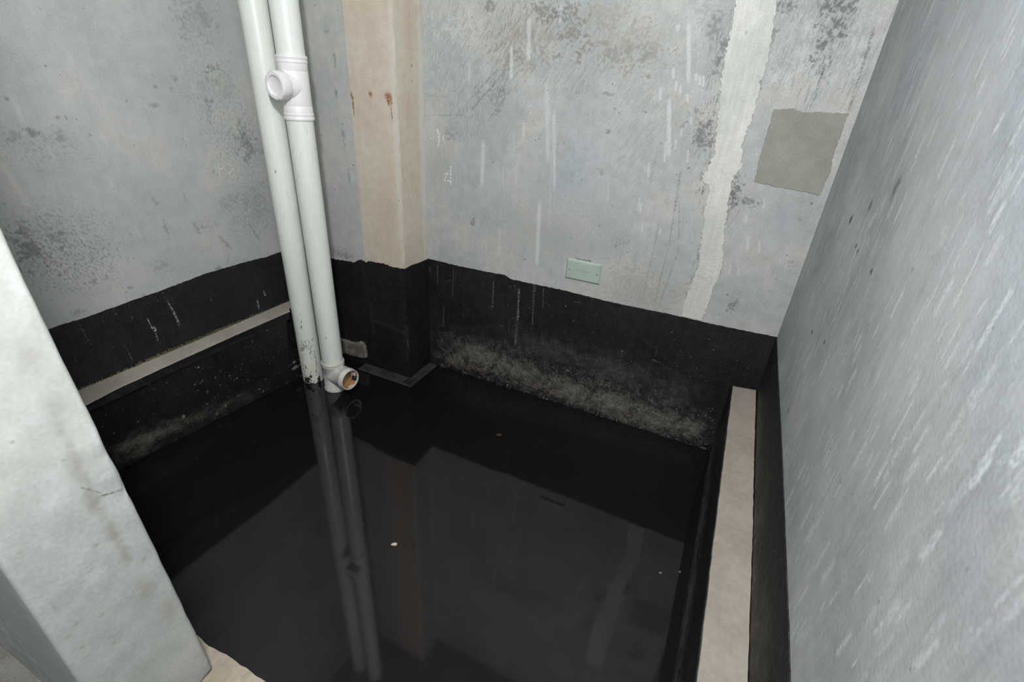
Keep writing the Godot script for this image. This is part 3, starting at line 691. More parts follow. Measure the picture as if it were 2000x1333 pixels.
func build_corner() -> void:
	# a boxed-in chase fills the far left corner; its right half is clad in mesh cloth
	var st := begin()
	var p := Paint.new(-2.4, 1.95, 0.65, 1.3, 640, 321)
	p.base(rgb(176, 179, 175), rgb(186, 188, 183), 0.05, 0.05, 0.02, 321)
	p.blots([[-2.13, 1.62, 0.012, 0.05, 0.6], [-2.12, 1.3, 0.012, 0.06, 0.5], [-2.11, 1.1, 0.008, 0.06, 0.5], [-2.16, 1.75, 0.015, 0.04, 0.4], [-2.14, 1.48, 0.01, 0.02, 0.5]], rgb(118, 123, 121), 1.8, 1.6)
	p.blots([[-2.2, 0.68, 0.1, 0.04, 0.6]], rgb(120, 120, 114), 1.5, 1.0)
	specks(p, 60, -2.3, -2.0, 0.7, 1.9, rgb(116, 120, 118), 322, 0.004)
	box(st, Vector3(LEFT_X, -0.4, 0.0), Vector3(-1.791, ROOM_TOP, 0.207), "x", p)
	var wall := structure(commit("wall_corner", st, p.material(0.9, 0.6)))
	# mesh cloth in skim plaster: front panel, then the return to the back wall
	var q := Paint.new(-2.06, 2.05, 0.52, 1.42, 1000, 331)
	q.base(rgb(184, 169, 149), rgb(191, 179, 162), 0.035, 0.03, 0.03, 331)
	for y in q.h:
		var row := 0.5 + 0.5 * sin(y * TAU / 4.4 + 0.4 * sin(y * 0.05))
		for x in q.w:
			var col := 0.5 + 0.5 * sin(x * TAU / 5.0)
			var i := y * q.w + x
			var fade := clampf(0.8 + (q.mid[i] - 128.0) / 640.0, 0.6, 1.0)
			q._mix(i, rgb(230, 225, 213), (row * 0.7 + col * 0.25) * 0.8 * fade)
	q.blots([[-1.99, 1.31, 0.012, 0.06, 0.8], [-1.985, 1.27, 0.02, 0.045, 0.8], [-1.975, 1.25, 0.03, 0.03, 0.8]], rgb(206, 198, 188), 0.6, 2.0)
	# plaster bands: arris bead, and the last centimetres by the back wall (the return runs on from x = -1.786)
	q.blots([[-1.792, 1.3, 0.03, 0.9, 0.95]], rgb(204, 199, 188), 0.35, 3.0)
	q.blots([[-1.592, 1.3, 0.036, 0.9, 0.95]], rgb(206, 204, 196), 0.35, 3.0)
	q.blots([[-1.67, 1.75, 0.04, 0.25, 0.5], [-1.7, 1.45, 0.03, 0.12, 0.5], [-1.9, 1.75, 0.05, 0.08, 0.3], [-1.87, 0.95, 0.07, 0.2, 0.4]], rgb(178, 156, 134), 1.2, 0.9)
	q.runs(CLAD_RUST, rgb(124, 80, 42), 0.6, 0.8)
	q.blots([[-1.66, 1.614, 0.006, 0.008, 0.8], [-1.66, 1.555, 0.006, 0.007, 0.7], [-1.931, 1.491, 0.008, 0.01, 0.7]], rgb(162, 104, 52), 1.2, 1.4)
	q.blots([[-1.80, 1.03, 0.003, 0.003, 0.9], [-1.8, 0.76, 0.003, 0.004, 0.7]], rgb(60, 55, 50), 0.6, 2.0)
	var qm := q.material(0.92, 1.6)
	var cladding := Node3D.new()
	cladding.name = "mesh_cladding"
	wall.add_child(cladding)
	cladding.set_meta("label", "beige fabric mesh cladding with rust stains")
	st = begin()
	coat(st, ragged([[-2.044, 0.66], [-2.043, 1.2], [-2.045, ROOM_TOP], [-1.79, ROOM_TOP], [-1.786, ROOM_TOP - 0.004], [-1.786, 0.66], [-2.03, 0.66]], 0.02, 0.0008, 341), Vector3(0, 0, 0.207), Vector3.RIGHT, Vector3.UP, Vector3.BACK, 0.01, q)
	commit("front_panel", st, qm, cladding)
	st = begin()
	for k in 1:
		var a := Vector3(-1.786, 0.66, 0.217)
		var b := Vector3(-1.786, 0.66, 0.0)
		var up := Vector3(0, ROOM_TOP - 0.66, 0)
		quad(st, a, b, b + up, a + up, Vector3.RIGHT, [q.uv(-1.786, 0.66), q.uv(-1.569, 0.66), q.uv(-1.569, ROOM_TOP), q.uv(-1.786, ROOM_TOP)])
		var c0 := Vector3(-1.793, 0.66, 0.207)
		quad(st, a, b, Vector3(-1.793, 0.66, 0.0), c0, Vector3.DOWN, [Vector2.ZERO, Vector2.ZERO, Vector2.ZERO, Vector2.ZERO])
	commit("return_panel", st, qm, cladding)
	# black tanking round the foot of the chase
	var c := Paint.new(-2.4, 0.72, 0.86, 0.82, 620, 351)
	c.base(rgb(22, 23, 25), rgb(29, 30, 32), 0.05, 0.05, 0.03, 351)
	specks(c, 110, -2.35, -1.56, 0.02, 0.62, rgb(110, 112, 110), 352, 0.0025)
	c.blots([[-2.03, 0.35, 0.03, 0.3, 0.5], [-1.79, 0.3, 0.03, 0.25, 0.55], [-1.6, 0.25, 0.05, 0.3, 0.4]], rgb(54, 55, 57), 1.0, 1.0)
	c.runs([[-2.02, 0.325, -1.9, 0.315, 0.012, 0.5], [-1.9, 0.315, -1.8, 0.30, 0.012, 0.5], [-1.79, 0.34, -1.7, 0.42, 0.006, 0.35], [-1.7, 0.42, -1.62, 0.46, 0.004, 0.35]], rgb(70, 71, 72), 0.7)
	c.blots([[-1.91, 0.15, 0.08, 0.11, 0.7]], rgb(14, 14, 16), 0.6, 1.5)
	c.runs([[-1.785, 0.2, -1.785, 0.27, 0.004, 0.6], [-1.75, 0.64, -1.75, 0.58, 0.006, 0.35], [-1.95, 0.6, -1.95, 0.57, 0.003, 0.4], [-2.06, 0.64, -2.06, 0.42, 0.004, 0.25]], rgb(120, 122, 122), 0.9)
	var cm := c.material(0.6, 2.2)
	st = begin()
	var edge := ragged([[-2.383, 0.64], [-2.287, 0.636], [-2.17, 0.644], [-2.124, 0.646], [-2.082, 0.672], [-2.044, 0.668], [-2.02, 0.678], [-1.916, 0.685], [-1.86, 0.676], [-1.785, 0.681]], 0.008, 0.003, 361)
	edge.append(Vector2(-1.784, -0.1))
	edge.append(Vector2(-2.383, -0.1))
	coat(st, edge, Vector3(0, 0, 0.207), Vector3.RIGHT, Vector3.UP, Vector3.BACK, 0.012, c)
	edge = PackedVector2Array([Vector2(-1.786, 0.681), Vector2(-1.72, 0.684), Vector2(-1.66, 0.678), Vector2(-1.57, 0.676), Vector2(-1.57, -0.1), Vector2(-1.786, -0.1)])
	coat(st, edge, Vector3(-1.786, 0, 0.217 - 1.786), Vector3.FORWARD, Vector3.UP, Vector3.RIGHT, 0.003, c)
	var t := commit("waterproof_coating", st, cm, wall)
	t.set_meta("label", "black waterproof coating round the boxed corner")
	# silted kerb at the water line
	st = begin()
	soft_box(st, Vector3(-2.12, -0.4, 0.19), Vector3(-1.72, 0.006, 0.295), 0.012)
	soft_box(st, Vector3(-1.80, -0.4, 0.002), Vector3(-1.72, 0.006, 0.29), 0.012)
	t = commit("kerb", st, tiled(rgb(42, 43, 44), rgb(58, 57, 55), 371, 0.8, 0.3, 8), wall)
	t.set_meta("label", "low silted kerb at the water line")
	# a stub of bare concrete showing through behind the pipes
	st = begin()
	coat(st, ragged([[-2.33, 0.03], [-2.33, 0.128], [-2.26, 0.13], [-2.2, 0.128], [-2.16, 0.134], [-2.13, 0.152], [-2.1, 0.148], [-2.09, 0.11], [-2.092, 0.06], [-2.12, 0.052], [-2.24, 0.045], [-2.33, 0.03]], 0.006, 0.003, 381), Vector3(0, 0, 0.218), Vector3.RIGHT, Vector3.UP, Vector3.BACK, 0.022, null, 0.004)
	t = commit("concrete_stub", st, tiled(rgb(96, 92, 84), rgb(128, 122, 112), 382, 0.9, 0.15), wall)
	t.set_meta("label", "broken beige concrete stub behind the pipes")


func build_front() -> void:
	# the doorway's left jamb: a worn, rounded and chipped concrete edge
	var p := Paint.new(1.85, 1.65, 0.26, 1.3, 900, 421)
	p.base(rgb(158, 162, 158), rgb(170, 173, 168), 0.05, 0.05, 0.0, 421)
	p.blots(JAMB_PALE, rgb(184, 188, 185), 1.2, 1.0)
	p.blots(JAMB_DARK, rgb(132, 131, 123), 0.8, 1.3, 1.25)
	p.runs([[1.95, 1.0, 1.915, 0.985, 0.0015, 0.9], [1.96, 1.03, 1.94, 1.0, 0.001, 0.6]], rgb(96, 98, 92), 0.8)
	specks(p, 40, 1.9, 2.06, 0.5, 1.4, rgb(140, 142, 136), 422, 0.0025)
	var n := FastNoiseLite.new()
	n.seed = 431
	n.frequency = 9.0
	n.fractal_octaves = 3
	var prof := []
	prof.append(Vector2(-1.25, 0.0))
	prof.append(Vector2(-1.10, 0.0))
	for k in 6:
		var a := PI / 2 * k / 5.0
		prof.append(Vector2(-1.054 + 0.008 * sin(a), 0.008 - 0.008 * cos(a)))
	for k in range(1, 12):
		prof.append(Vector2(-1.046, lerpf(0.008, 0.161, k / 12.0)))
	for k in 6:
		var a := PI / 2 * k / 5.0
		prof.append(Vector2(-1.054 + 0.008 * cos(a), 0.161 + 0.008 * sin(a)))
	prof.append(Vector2(-1.10, 0.169))
	prof.append(Vector2(-1.25, 0.169))
	var grid := []
	var ys := []
	var y := SILL_Y
	while y < 1.6:
		ys.append(y)
		y += 0.008
	ys.append_array([1.8, 2.2, 2.6, ROOM_TOP])
	for yy in ys:
		var row := []
		for k in prof.size():
			var s: float = prof[k].y / 0.169
			var lean: float = 0.025 * clampf(yy - SILL_Y, 0.0, 1.2)
			var z: float = lerpf(OUTER_Z, FRONT_Z + lean, s)
			var v := Vector3(prof[k].x, yy, z)
			var wob := n.get_noise_3d(v.x * 0.5, v.y, v.z)
			if k > 1 and k < prof.size() - 2:
				v.x += wob * 0.0014
				var far := clampf((s - 0.75) * 4.0, 0.0, 1.0)
				v.z += far * wob * 0.0022
				var chip := exp(-pow((yy - 0.985) / 0.022, 2.0)) + 0.7 * exp(-pow((yy - 1.06) / 0.018, 2.0))
				v.x -= chip * far * (0.002 + 0.004 * absf(n.get_noise_2d(yy * 8.0, z * 20.0)))
				var foot := clampf((SILL_Y + 0.03 - yy) / 0.03, 0.0, 1.0)
				v.x -= foot * far * 0.012 * (0.6 + n.get_noise_2d(yy * 30.0, 3.0))
			row.append(v)
		grid.append(row)
	var st := begin()
	st.set_smooth_group(0)
	for r in grid.size() - 1:
		for k in prof.size() - 1:
			var q := [grid[r][k], grid[r][k + 1], grid[r + 1][k + 1], grid[r + 1][k]]
			for i in [0, 2, 1, 0, 3, 2]:
				st.set_uv(p.uv(q[i].z + (q[i].x + 1.046) * 0.5, q[i].y))
				st.add_vertex(q[i])
	st.generate_normals()
	var wall := Node3D.new()
	wall.name = "wall_front"
	add_child(wall)
	structure(wall)
	var j := commit("door_jamb", st, p.material(0.9, 0.22), wall)
	j.set_meta("label", "pale chipped concrete jamb of the doorway")
	st = begin()
	box(st, Vector3(LEFT_X, SILL_Y, FRONT_Z + 0.03), Vector3(-1.24, ROOM_TOP, OUTER_Z))
	commit("pier", st, concrete, wall)


func build_ledges() -> void:
	var top := tiled(rgb(152, 145, 133), rgb(163, 156, 144), 521, 0.85, 0.5, 26, 0.05)
	# left ledge
	var l := thing("concrete_ledge", Vector3(LEFT_X, 0.33, 0.555), "beige topped concrete ledge along the left wall, ending behind the white pipes", "ledge")
	var st := begin()
	soft_box(st, Vector3(0.004, 0.07, 0.0), Vector3(0.099, 0.116, 1.305), 0.003)
	soft_box(st, Vector3(0.004, 0.07, -0.099), Vector3(0.062, 0.116, 0.01), 0.003)
	commit("coated_body", st, black_coat, l)
	st = begin()
	var edge := ragged([[0.003, -0.03], [0.003, 1.305], [0.118, 1.305], [0.118, 0.945], [0.103, 0.835], [0.098, 0.565], [0.096, 0.265], [0.102, 0.0], [0.08, -0.012], [0.066, -0.04], [0.064, -0.1], [0.003, -0.1], [0.003, -0.05]], 0.02, 0.001, 531)
	coat(st, edge, Vector3(0, 0.114, 0), Vector3.RIGHT, Vector3.BACK, Vector3.UP, 0.005, null, 0.002)
	commit("bare_top", st, top, l)
	# right ledge
	var r := thing("concrete_ledge", Vector3(-0.1095, -0.4, 0.0), "long beige topped concrete ledge running along the right wall toward the doorway", "ledge")
	st = begin()
	soft_box(st, Vector3(0.0, 0.0, 0.0), Vector3(0.1055, 0.812, 1.87), 0.005)
	var silt := Paint.new(0.0, 0.45, 1.9, 0.5, 420, 541)
	silt.base(rgb(24, 25, 26), rgb(33, 34, 33), 0.06, 0.06, 0.04, 541)
	silt.blots([[0.2, 0.08, 0.3, 0.12, 0.7], [0.6, 0.1, 0.3, 0.14, 0.8], [1.0, 0.09, 0.3, 0.12, 0.8], [1.4, 0.1, 0.3, 0.1, 0.7]], rgb(138, 138, 126), 0.8, 1.0, 1.25)
	specks(silt, 400, 0.0, 1.6, 0.0, 0.4, rgb(165, 165, 155), 542, 0.003)
	var side := begin()
	coat(side, ragged([[0.004, -0.06], [0.004, 0.405], [0.9, 0.407], [1.86, 0.405], [1.86, -0.06], [0.1, -0.06]], 0.03, 0.0008, 543), Vector3(0, 0.4, 0), Vector3.BACK, Vector3.UP, Vector3.LEFT, 0.003, silt)
	commit("coated_body", st, black_coat, r)
	var face := commit("silted_face", side, silt.material(0.5, 2.5), r)
	face.set_meta("label", "black riser with grey silt above the water")
	st = begin()
	edge = ragged([[0.002, 0.045], [0.001, 0.31], [0.0, 0.96], [0.001, 1.86], [0.104, 1.86], [0.104, 0.9], [0.1, 0.5], [0.098, 0.03], [0.03, 0.043]], 0.02, 0.0008, 551)
	coat(st, edge, Vector3(0, 0.812, 0), Vector3.RIGHT, Vector3.BACK, Vector3.UP, 0.005, null, 0.001)
	commit("bare_top", st, top, r)
	# door sill
	var s := thing("concrete_sill", Vector3(LEFT_X, -0.4, 1.867), "beige concrete sill under the doorway, at the foot of the pale jamb", "sill")
	st = begin()
	soft_box(st, Vector3(0.1, 0.0, 0.003), Vector3(2.27, 0.842, 0.192), 0.004)
	commit("coated_body", st, black_coat, s)
	st = begin()
	edge = ragged([[0.1, 0.0], [1.1, -0.001], [1.235, 0.0], [1.28, 0.003], [1.33, -0.001], [2.27, 0.0], [2.27, 0.192], [0.1, 0.192], [0.1, 0.02]], 0.015, 0.0012, 561)
	coat(st, edge, Vector3(0, 0.842, 0), Vector3.RIGHT, Vector3.BACK, Vector3.UP, 0.006, null, 0.001)
	commit("bare_top", st, tiled(rgb(128, 120, 105), rgb(146, 138, 123), 571, 0.85, 0.3, 24, 0.06), s)


func build_water() -> void:
	var st := begin()
	var n := Vector3.UP
	quad(st, Vector3(-2.46, 0, 0.0), Vector3(-0.108, 0, 0.0), Vector3(-0.108, 0, 1.868), Vector3(-2.46, 0, 1.868), n, [Vector2.ZERO, Vector2.RIGHT, Vector2.ONE, Vector2.DOWN])
	var m := StandardMaterial3D.new()
	m.albedo_color = rgb(19, 19, 21)
	m.roughness = 0.05
	m.metallic_specular = 0.5
	var o := commit("water", st, m)
	tag(o, "still black water filling the bottom of the shaft, faintly mirroring pipes", "water")
	o.set_meta("kind", "stuff")
	# sludge along the foot of the back wall
	st = begin()
	var nz := FastNoiseLite.new()
	nz.seed = 611
	nz.frequency = 14.0
	nz.fractal_octaves = 4
	var rows := []
	var steps := 260
	for k in steps + 1:
		var x := lerpf(-1.70, -0.13, float(k) / steps)
		var big := clampf(nz.get_noise_1d(x) * 1.6 + 0.35, 0.08, 1.0)
		big *= clampf(1.15 - (x + 1.70) * 0.42, 0.35, 1.0)
		var row := []
		for a in 7:
			var t := PI / 2 * a / 6.0
			var wob := 1.0 + 0.5 * nz.get_noise_2d(x * 4.0, a * 0.15)
			row.append(Vector3(x, -0.004 + sin(t) * 0.036 * big * wob, 0.002 + cos(t) * 0.022 * big * wob))
		rows.append(row)
	for k in steps:
		for a in 6:
			var q := [rows[k][a], rows[k + 1][a], rows[k + 1][a + 1], rows[k][a + 1]]
			for i in [0, 2, 1, 0, 3, 2]:
				st.set_uv(Vector2(q[i].x, q[i].y))
				st.add_vertex(q[i])
	st.generate_normals()
	o = commit("sludge", st, tiled(rgb(26, 25, 22), rgb(44, 40, 34), 612, 0.4, 0.12))
	tag(o, "dark wet sludge clinging along the water line of the back wall", "sludge")
	o.set_meta("kind", "stuff")


func pipe_material() -> StandardMaterial3D:
	var p := Paint.new(0, 1, 1, 1, 512, 711)
	p.base(rgb(222, 228, 220), rgb(228, 233, 226), 0.02, 0.015, 0.02, 711)
	specks(p, 26, 0, 1, 0, 1, rgb(120, 120, 112), 712, 0.006)
	rng.seed = 713
	for k in 10:
		var x := rng.randf()
		var y := rng.randf()
		p.runs([[x, y, x + rng.randf_range(-0.01, 0.01), y - rng.randf_range(0.01, 0.04), 0.003, 0.5]], rgb(125, 125, 118), 1.0)
	var m := p.material(0.34, 0.0, 0.5)
	m.uv1_scale = Vector3(1, 0.9, 1)
	return m


func build_pipes() -> void:
	var body := pipe_material()
	var left := thing("drainpipe", Vector3(-2.256, -0.3, 0.495), "plain pale drainpipe left of the pair, paint peeling off its foot at the water", "pipe", "")
	var st := begin()
	lathe(st, [Vector2(0.055, 0.745), Vector2(0.055, 1.5), Vector2(0.055, ROOM_TOP + 0.3)], Transform3D.IDENTITY, 64)
	commit("pipe", st, body, left)
	# the foot, where the paint film has cracked and flaked
	var p := Paint.new(0.0, 0.46, 0.346, 0.78, 1100, 721)
	p.base(rgb(220, 226, 217), rgb(226, 231, 223), 0.03, 0.03, 0.02, 721)
	var mid := 0.113 * 0.346
	p.blots([[mid, 0.10, 0.2, 0.16, 0.7]], rgb(216, 219, 199), 1.0, 1.0)
	rng.seed = 722
	var list := []
	for k in 16:
		var a := Vector2(mid + rng.randf_range(-0.05, 0.05), 0.255 + rng.randf_range(-0.035, 0.03))
		for j in 3:
			var b := a + Vector2(rng.randf_range(-0.014, 0.014), rng.randf_range(-0.022, 0.018))
			list.append([a.x, a.y, b.x, b.y, 0.0022, 0.9])
			a = b
	p.runs(list, rgb(142, 143, 138), 0.4)
	list = []
	for k in 95:
		var yy := 0.22 * pow(rng.randf(), 0.8)
		var a := Vector2(mid + rng.randf_range(-0.06, 0.06), yy)
		var b := a + Vector2(rng.randf_range(-0.004, 0.004), -rng.randf_range(0.003, 0.014))
		list.append([a.x, a.y, b.x, b.y, rng.randf_range(0.0008, 0.0023), rng.randf_range(0.5, 0.95)])
	for q in [[-0.03, 0.21], [-0.032, 0.17], [-0.028, 0.13], [0.04, 0.19], [0.044, 0.14], [0.042, 0.09], [-0.02, 0.09]]:
		var a := Vector2(mid + q[0], q[1])
		list.append([a.x, a.y, a.x + 0.003, a.y - 0.045, 0.0012, 0.9])
	list.append_array([[mid + 0.018, 0.37, mid + 0.02, 0.35, 0.002, 0.9], [mid + 0.012, 0.40, mid + 0.016, 0.385, 0.0014, 0.8], [mid + 0.03, 0.12, mid + 0.032, 0.10, 0.004, 0.95], [mid + 0.01, 0.44, mid + 0.012, 0.435, 0.001, 0.7]])
	p.runs(list, rgb(62, 56, 46), 0.6)
	p.blots([[mid + 0.03, 0.03, 0.02, 0.03, 0.95], [mid - 0.035, 0.025, 0.012, 0.03, 0.95], [mid, 0.0, 0.09, 0.02, 0.95], [mid + 0.012, 0.05, 0.008, 0.012, 0.8]], rgb(38, 36, 32), 1.6, 2.5)
	p.blots([[mid, -0.15, 0.3, 0.14, 1.0]], rgb(34, 33, 30), 0.8, 2.5)
	st = begin()
	var ring := [Vector2(0.055, 0.0), Vector2(0.055, 0.3), Vector2(0.0553, 0.56), Vector2(0.0553, 0.575), Vector2(0.055, 0.59), Vector2(0.055, 0.745)]
	lathe(st, ring, Transform3D.IDENTITY, 64)
	var pm := p.material(0.5, 1.0, 0.45)
	pm.uv1_scale = Vector3(1, -1.0 / 0.78, 1)
	pm.uv1_offset = Vector3(0, 0.76 / 0.78, 0)
	var foot := commit("peeling_foot", st, pm, left)
	foot.set_meta("label", "pipe foot with cracked and flaking paint")
	# right pipe with its access tee and open elbow
	var right := thing("drainpipe", Vector3(-2.087, 0.0, 0.495), "white drainpipe right of the pair, with capped access tee and open elbow", "pipe", "")
	var white := plain(rgb(232, 233, 231), 0.38, 0.5)
	var old := tiled(rgb(192, 190, 185), rgb(214, 214, 210), 731, 0.5, 0.16, 30)
	st = begin()
	lathe(st, [Vector2(0.055, 0.16), Vector2(0.055, 1.4)], Transform3D.IDENTITY, 64)
	lathe(st, [Vector2(0.055, 1.6), Vector2(0.055, ROOM_TOP)], Transform3D.IDENTITY, 64)
	commit("pipe", st, body, right)
	var tee := Node3D.new()
	tee.name = "tee_fitting"
	right.add_child(tee)
	tee.set_meta("label", "white access tee with a round cap")
	st = begin()
	lathe(st, [Vector2(0.0545, 1.378), Vector2(0.0605, 1.380), Vector2(0.0615, 1.384), Vector2(0.0615, 1.389), Vector2(0.0595, 1.392), Vector2(0.0595, 1.397), Vector2(0.0612, 1.400), Vector2(0.0606, 1.405), Vector2(0.0588, 1.407), Vector2(0.0586, 1.432), Vector2(0.0575, 1.434), Vector2(0.058, 1.436), Vector2(0.058, 1.5), Vector2(0.058, 1.562), Vector2(0.0575, 1.564), Vector2(0.0586, 1.566), Vector2(0.0588, 1.591), Vector2(0.0606, 1.593), Vector2(0.0612, 1.598), Vector2(0.0595, 1.601), Vector2(0.0595, 1.606), Vector2(0.0615, 1.609), Vector2(0.0615, 1.614), Vector2(0.0605, 1.618), Vector2(0.0545, 1.620)], Transform3D.IDENTITY, 64)
	commit("sleeve", st, white, tee)
	var out := Transform3D(Basis(Vector3.RIGHT, PI / 2), Vector3(0, 1.508, 0))
	st = begin()
	lathe(st, [Vector2(0.0575, 0.0), Vector2(0.054, 0.045), Vector2(0.047, 0.066), Vector2(0.047, 0.075)], out, 48)
	commit("branch", st, white, tee)
	st = begin()
	lathe(st, [Vector2(0.046, 0.058), Vector2(0.0525, 0.060), Vector2(0.0540, 0.064), Vector2(0.0552, 0.096), Vector2(0.0535, 0.103), Vector2(0.0485, 0.106)], out, 96, 10, 0.045)
	lathe(st, [Vector2(0.0505, 0.1035), Vector2(0.0485, 0.106), Vector2(0.0385, 0.1075), Vector2(0.0365, 0.1065), Vector2(0.0350, 0.1005), Vector2(0.0335, 0.0995), Vector2(0.0, 0.0995)], out, 48)
	commit("access_cap", st, white, tee)
	var elbow := Node3D.new()
	elbow.name = "elbow_fitting"
	right.add_child(elbow)
	elbow.set_meta("label", "grimy white elbow with an open mouth")
	st = begin()
	lathe(st, [Vector2(0.05, -0.06), Vector2(0.0575, -0.06), Vector2(0.0575, -0.004), Vector2(0.0605, 0.0), Vector2(0.062, 0.006), Vector2(0.0605, 0.012), Vector2(0.0575, 0.016), Vector2(0.0578, 0.1), Vector2(0.0578, 0.120), Vector2(0.0588, 0.122), Vector2(0.059, 0.150), Vector2(0.0606, 0.152), Vector2(0.0606, 0.158), Vector2(0.0595, 0.16), Vector2(0.0612, 0.163), Vector2(0.0612, 0.169), Vector2(0.060, 0.173), Vector2(0.0548, 0.175)], Transform3D.IDENTITY, 64)
	commit("socket", st, old, elbow)
	var side := Transform3D(Basis(Vector3.UP, -0.12) * Basis(Vector3.BACK, -PI / 2), Vector3(0, 0.098, 0.0))
	st = begin()
	lathe(st, [Vector2(0.0578, 0.0), Vector2(0.0575, 0.05), Vector2(0.0575, 0.098), Vector2(0.0590, 0.100), Vector2(0.0602, 0.103), Vector2(0.0590, 0.107), Vector2(0.0575, 0.109), Vector2(0.058, 0.126), Vector2(0.0575, 0.130), Vector2(0.0565, 0.131), Vector2(0.0525, 0.130), Vector2(0.0520, 0.126), Vector2(0.0520, 0.06)], side, 64)
	commit("mouth", st, old, elbow)
	st = begin()
	var dirt := []
	for k in 9:
		dirt.append(Vector2(0.052 * (1.0 - k / 8.0), 0.066 + 0.010 * sin(k * 1.1)))
	lathe(st, dirt, side, 48)
	lathe(st, [Vector2(0.0518, 0.066), Vector2(0.0516, 0.122)], side, 48)
	var plug := commit("rust_silt", st, tiled(rgb(150, 108, 66), rgb(186, 148, 102), 741, 0.75, 0.08), elbow)
	plug.set_meta("label", "orange brown silt inside the mouth")
	for f in plug.mesh.get_surface_count():
		pass
	st = begin()
	soft_box(st, Vector3(0.098, 0.066, -0.044), Vector3(0.128, 0.096, -0.022), 0.005)
	commit("debris", st, plain(rgb(40, 38, 36), 0.5), elbow)
	st = begin()
	soft_box(st, Vector3(0.09, 0.055, -0.035), Vector3(0.122, 0.118, -0.029), 0.002)
	soft_box(st, Vector3(0.11, 0.045, -0.02), Vector3(0.131, 0.052, 0.02), 0.002)
	commit("plaster_crumb", st, plain(rgb(205, 196, 182), 0.8), elbow)


func build_plate() -> void:
	var at := Vector3(-0.887, 0.7925, 0.0)
	var t := thing("cover_plate", at, "small pale green rectangular cover plate with faint printed lines low on the back wall", "plate")
	t.rotation.z = 0.004
	var w := 0.087
	var h := 0.0505
	var st := begin()
	# bevelled plate
	var face := [Vector3(-w + 0.007, -h + 0.007, 0.012), Vector3(w - 0.007, -h + 0.007, 0.012), Vector3(w - 0.007, h - 0.007, 0.012), Vector3(-w + 0.007, h - 0.007, 0.012)]
	var rim := [Vector3(-w, -h, 0.004), Vector3(w, -h, 0.004), Vector3(w, h, 0.004), Vector3(-w, h, 0.004)]
	var back := [Vector3(-w, -h, 0.0), Vector3(w, -h, 0.0), Vector3(w, h, 0.0), Vector3(-w, h, 0.0)]
	var p := Paint.new(-w, h, 2 * w, 2 * h, 2600, 811)
	p.base(rgb(166, 183, 168), rgb(172, 188, 174), 0.02, 0.02, 0.0, 811)
	var ink := rgb(104, 140, 118)
	var fx := 0.045
	var fy := 0.023
	p.runs([[-fx, fy, fx, fy, 0.0005, 0.5], [-fx, -fy, fx, -fy, 0.0005, 0.5], [-fx, fy, -fx, -fy, 0.0005, 0.5], [fx, fy, fx, -fy, 0.0005, 0.5]], ink, 0.4)
	rng.seed = 812
	# three rows of tiny print, too small in the photograph to read
	for row in [[4, 0.0125, 0.0028, 0.0045, 0.5, -0.006], [8, 0.0025, 0.0036, 0.0088, 0.9, 0.0], [5, -0.009, 0.0028, 0.007, 0.5, 0.0]]:
		for k in row[0]:
			var cx: float = (k - (row[0] - 1) * 0.5) * row[3] + row[5]
			var s: float = row[2]
			p.runs([[cx - s * 0.6, row[1] + s, cx - s * 0.6, row[1] - s, 0.0006, row[4]], [cx - s * 0.6, row[1] + s * rng.randf_range(0.3, 1.0), cx + s * 0.6, row[1] + s * rng.randf_range(0.3, 1.0), 0.0006, row[4]], [cx + s * 0.6, row[1] + s * rng.randf_range(0.0, 1.0), cx + s * 0.5, row[1] - s, 0.0006, row[4]], [cx - s * 0.6, row[1] - s * rng.randf_range(0.0, 0.8), cx + s * 0.6, row[1] - s * rng.randf_range(0.0, 0.8), 0.0006, row[4]]], ink, 0.3)
	var uv := func(v: Vector3) -> Vector2: return p.uv(v.x, v.y)
	quad(st, face[0], face[1], face[2], face[3], Vector3.BACK, [uv.call(face[0]), uv.call(face[1]), uv.call(face[2]), uv.call(face[3])])
	for k in 4:
		var k1 := (k + 1) % 4
		var side: Vector3 = [Vector3.DOWN, Vector3.RIGHT, Vector3.UP, Vector3.LEFT][k]
		quad(st, face[k], face[k1], rim[k1], rim[k], (side + Vector3.BACK * 0.9).normalized(), [uv.call(face[k]), uv.call(face[k1]), uv.call(rim[k1]), uv.call(rim[k])])
		quad(st, rim[k], rim[k1], back[k1], back[k], side, [uv.call(rim[k]), uv.call(rim[k1]), uv.call(back[k1]), uv.call(back[k])])
	commit("plate", st, p.material(0.45, 0.0, 0.5), t)
	for s in [-1.0, 1.0]:
		st = begin()
		lathe(st, [Vector2(0.0028, 0.0), Vector2(0.0027, 0.0014), Vector2(0.0018, 0.0022), Vector2(0.0, 0.0024)], Transform3D(Basis(Vector3.RIGHT, PI / 2), Vector3(s * 0.069, -0.002, 0.0118)), 16)
		commit("screw", st, plain(rgb(70, 82, 76), 0.45), t)


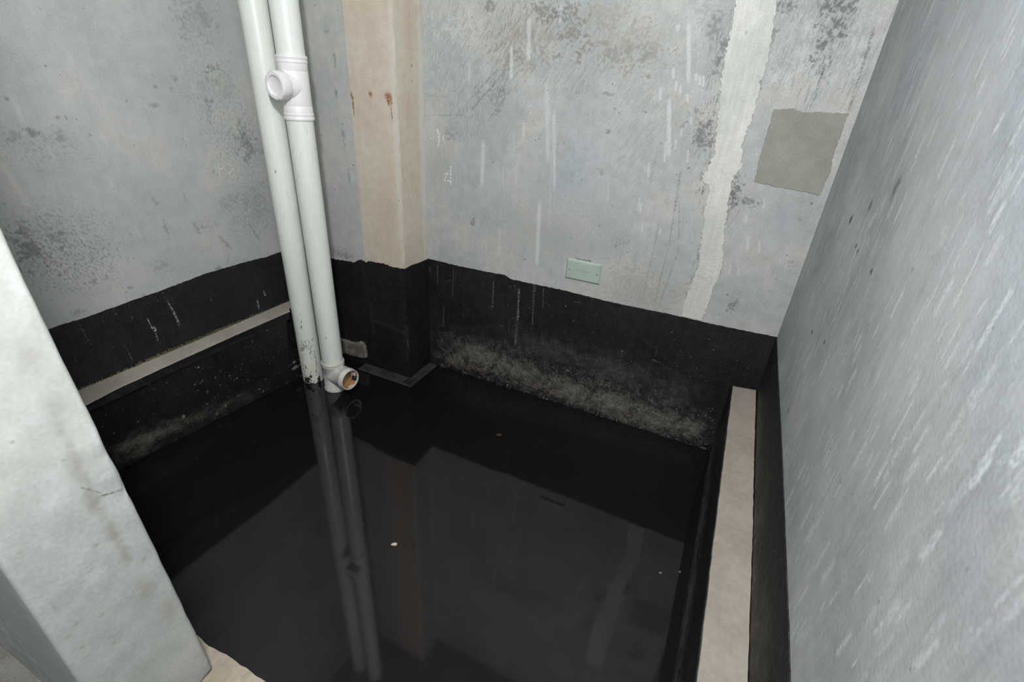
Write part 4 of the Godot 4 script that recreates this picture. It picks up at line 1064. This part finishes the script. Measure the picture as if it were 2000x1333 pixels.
func build_small_things() -> void:
	# flecks afloat
	var spots := [[Vector3(-1.153, 0.0, 1.191), 0.013, rgb(190, 180, 165), "pale fleck floating alone on the open water in front of the pipes' reflection"], [Vector3(-1.094, 0.0, 0.417), 0.016, rgb(70, 52, 34), "brown scrap floating on the water nearest the back wall"], [Vector3(-0.212, 0.0, 0.833), 0.007, rgb(120, 122, 120), "tiny grey fleck floating close to the right ledge, left of another"], [Vector3(-0.147, 0.0, 0.794), 0.006, rgb(110, 112, 110), "tiny grey fleck floating nearest the right ledge"]]
	for s in spots:
		var st := begin()
		var prof := [Vector2(0.0, -0.002), Vector2(s[1] * 0.7, -0.001), Vector2(s[1], 0.001), Vector2(s[1] * 0.7, 0.004), Vector2(0.0, 0.005)]
		lathe(st, prof, Transform3D(Basis(Vector3.UP, 0.6) * Basis.from_scale(Vector3(1.0, 1.0, 0.6)), Vector3.ZERO), 9, 3, 0.2)
		var o := commit("debris_fleck", st, plain(s[2], 0.8))
		o.position = s[0]
		tag(o, s[3], "debris")
	# moss in the joint between the left ledge and the wall
	var st := begin()
	rng.seed = 911
	for k in 700:
		var z := 0.6 + 0.75 * (rng.randf() + rng.randf()) * 0.5 if k % 3 else rng.randf_range(0.3, 1.6)
		var h := rng.randf_range(0.006, 0.021)
		var base := Vector3(LEFT_X + rng.randf_range(0.002, 0.010), 0.447, z)
		var tip := base + Vector3(rng.randf_range(-0.003, 0.006), h, rng.randf_range(-0.006, 0.006))
		var d := Vector3(0.001, 0.0, rng.randf_range(0.0015, 0.004))
		for q in [base - d, tip, base + d]:
			st.set_uv(Vector2.ZERO)
			st.add_vertex(q)
	st.generate_normals()
	var o := commit("moss", st, plain(rgb(112, 112, 84), 0.9))
	(o.material_override as StandardMaterial3D).cull_mode = BaseMaterial3D.CULL_DISABLED
	tag(o, "fringe of dull green moss in the joint above the left ledge", "moss")
	o.set_meta("kind", "stuff")
	# unseen glowing globe on a cord, added to carry the fill light
	var fill_lamp := thing("added_fill_lamp", Vector3(-0.5, ROOM_TOP, 2.165), "added unseen fill globe hanging from the ceiling in the doorway", "fill_lamp")
	st = begin()
	lathe(st, [Vector2(0.0, -0.001), Vector2(0.05, -0.001), Vector2(0.045, -0.025), Vector2(0.004, -0.03), Vector2(0.004, -0.4), Vector2(0.02, -0.41), Vector2(0.022, -0.462), Vector2(0.0, -0.465)], Transform3D.IDENTITY, 32)
	commit("added_cord_socket", st, plain(rgb(60, 60, 60), 0.5), fill_lamp)
	st = begin()
	var fill_bulb := []
	for k in 17:
		var t := PI * k / 16.0
		fill_bulb.append(Vector2(0.075 * sin(t) + 0.0001, -0.53 + 0.072 * cos(t)))
	lathe(st, fill_bulb, Transform3D.IDENTITY, 32)
	var gm := plain(rgb(240, 245, 242), 0.5)
	gm.emission_enabled = true
	gm.emission = Color(0.995, 0.985, 1.0)
	gm.emission_energy_multiplier = 2.0
	commit("fill_bulb", st, gm, fill_lamp)
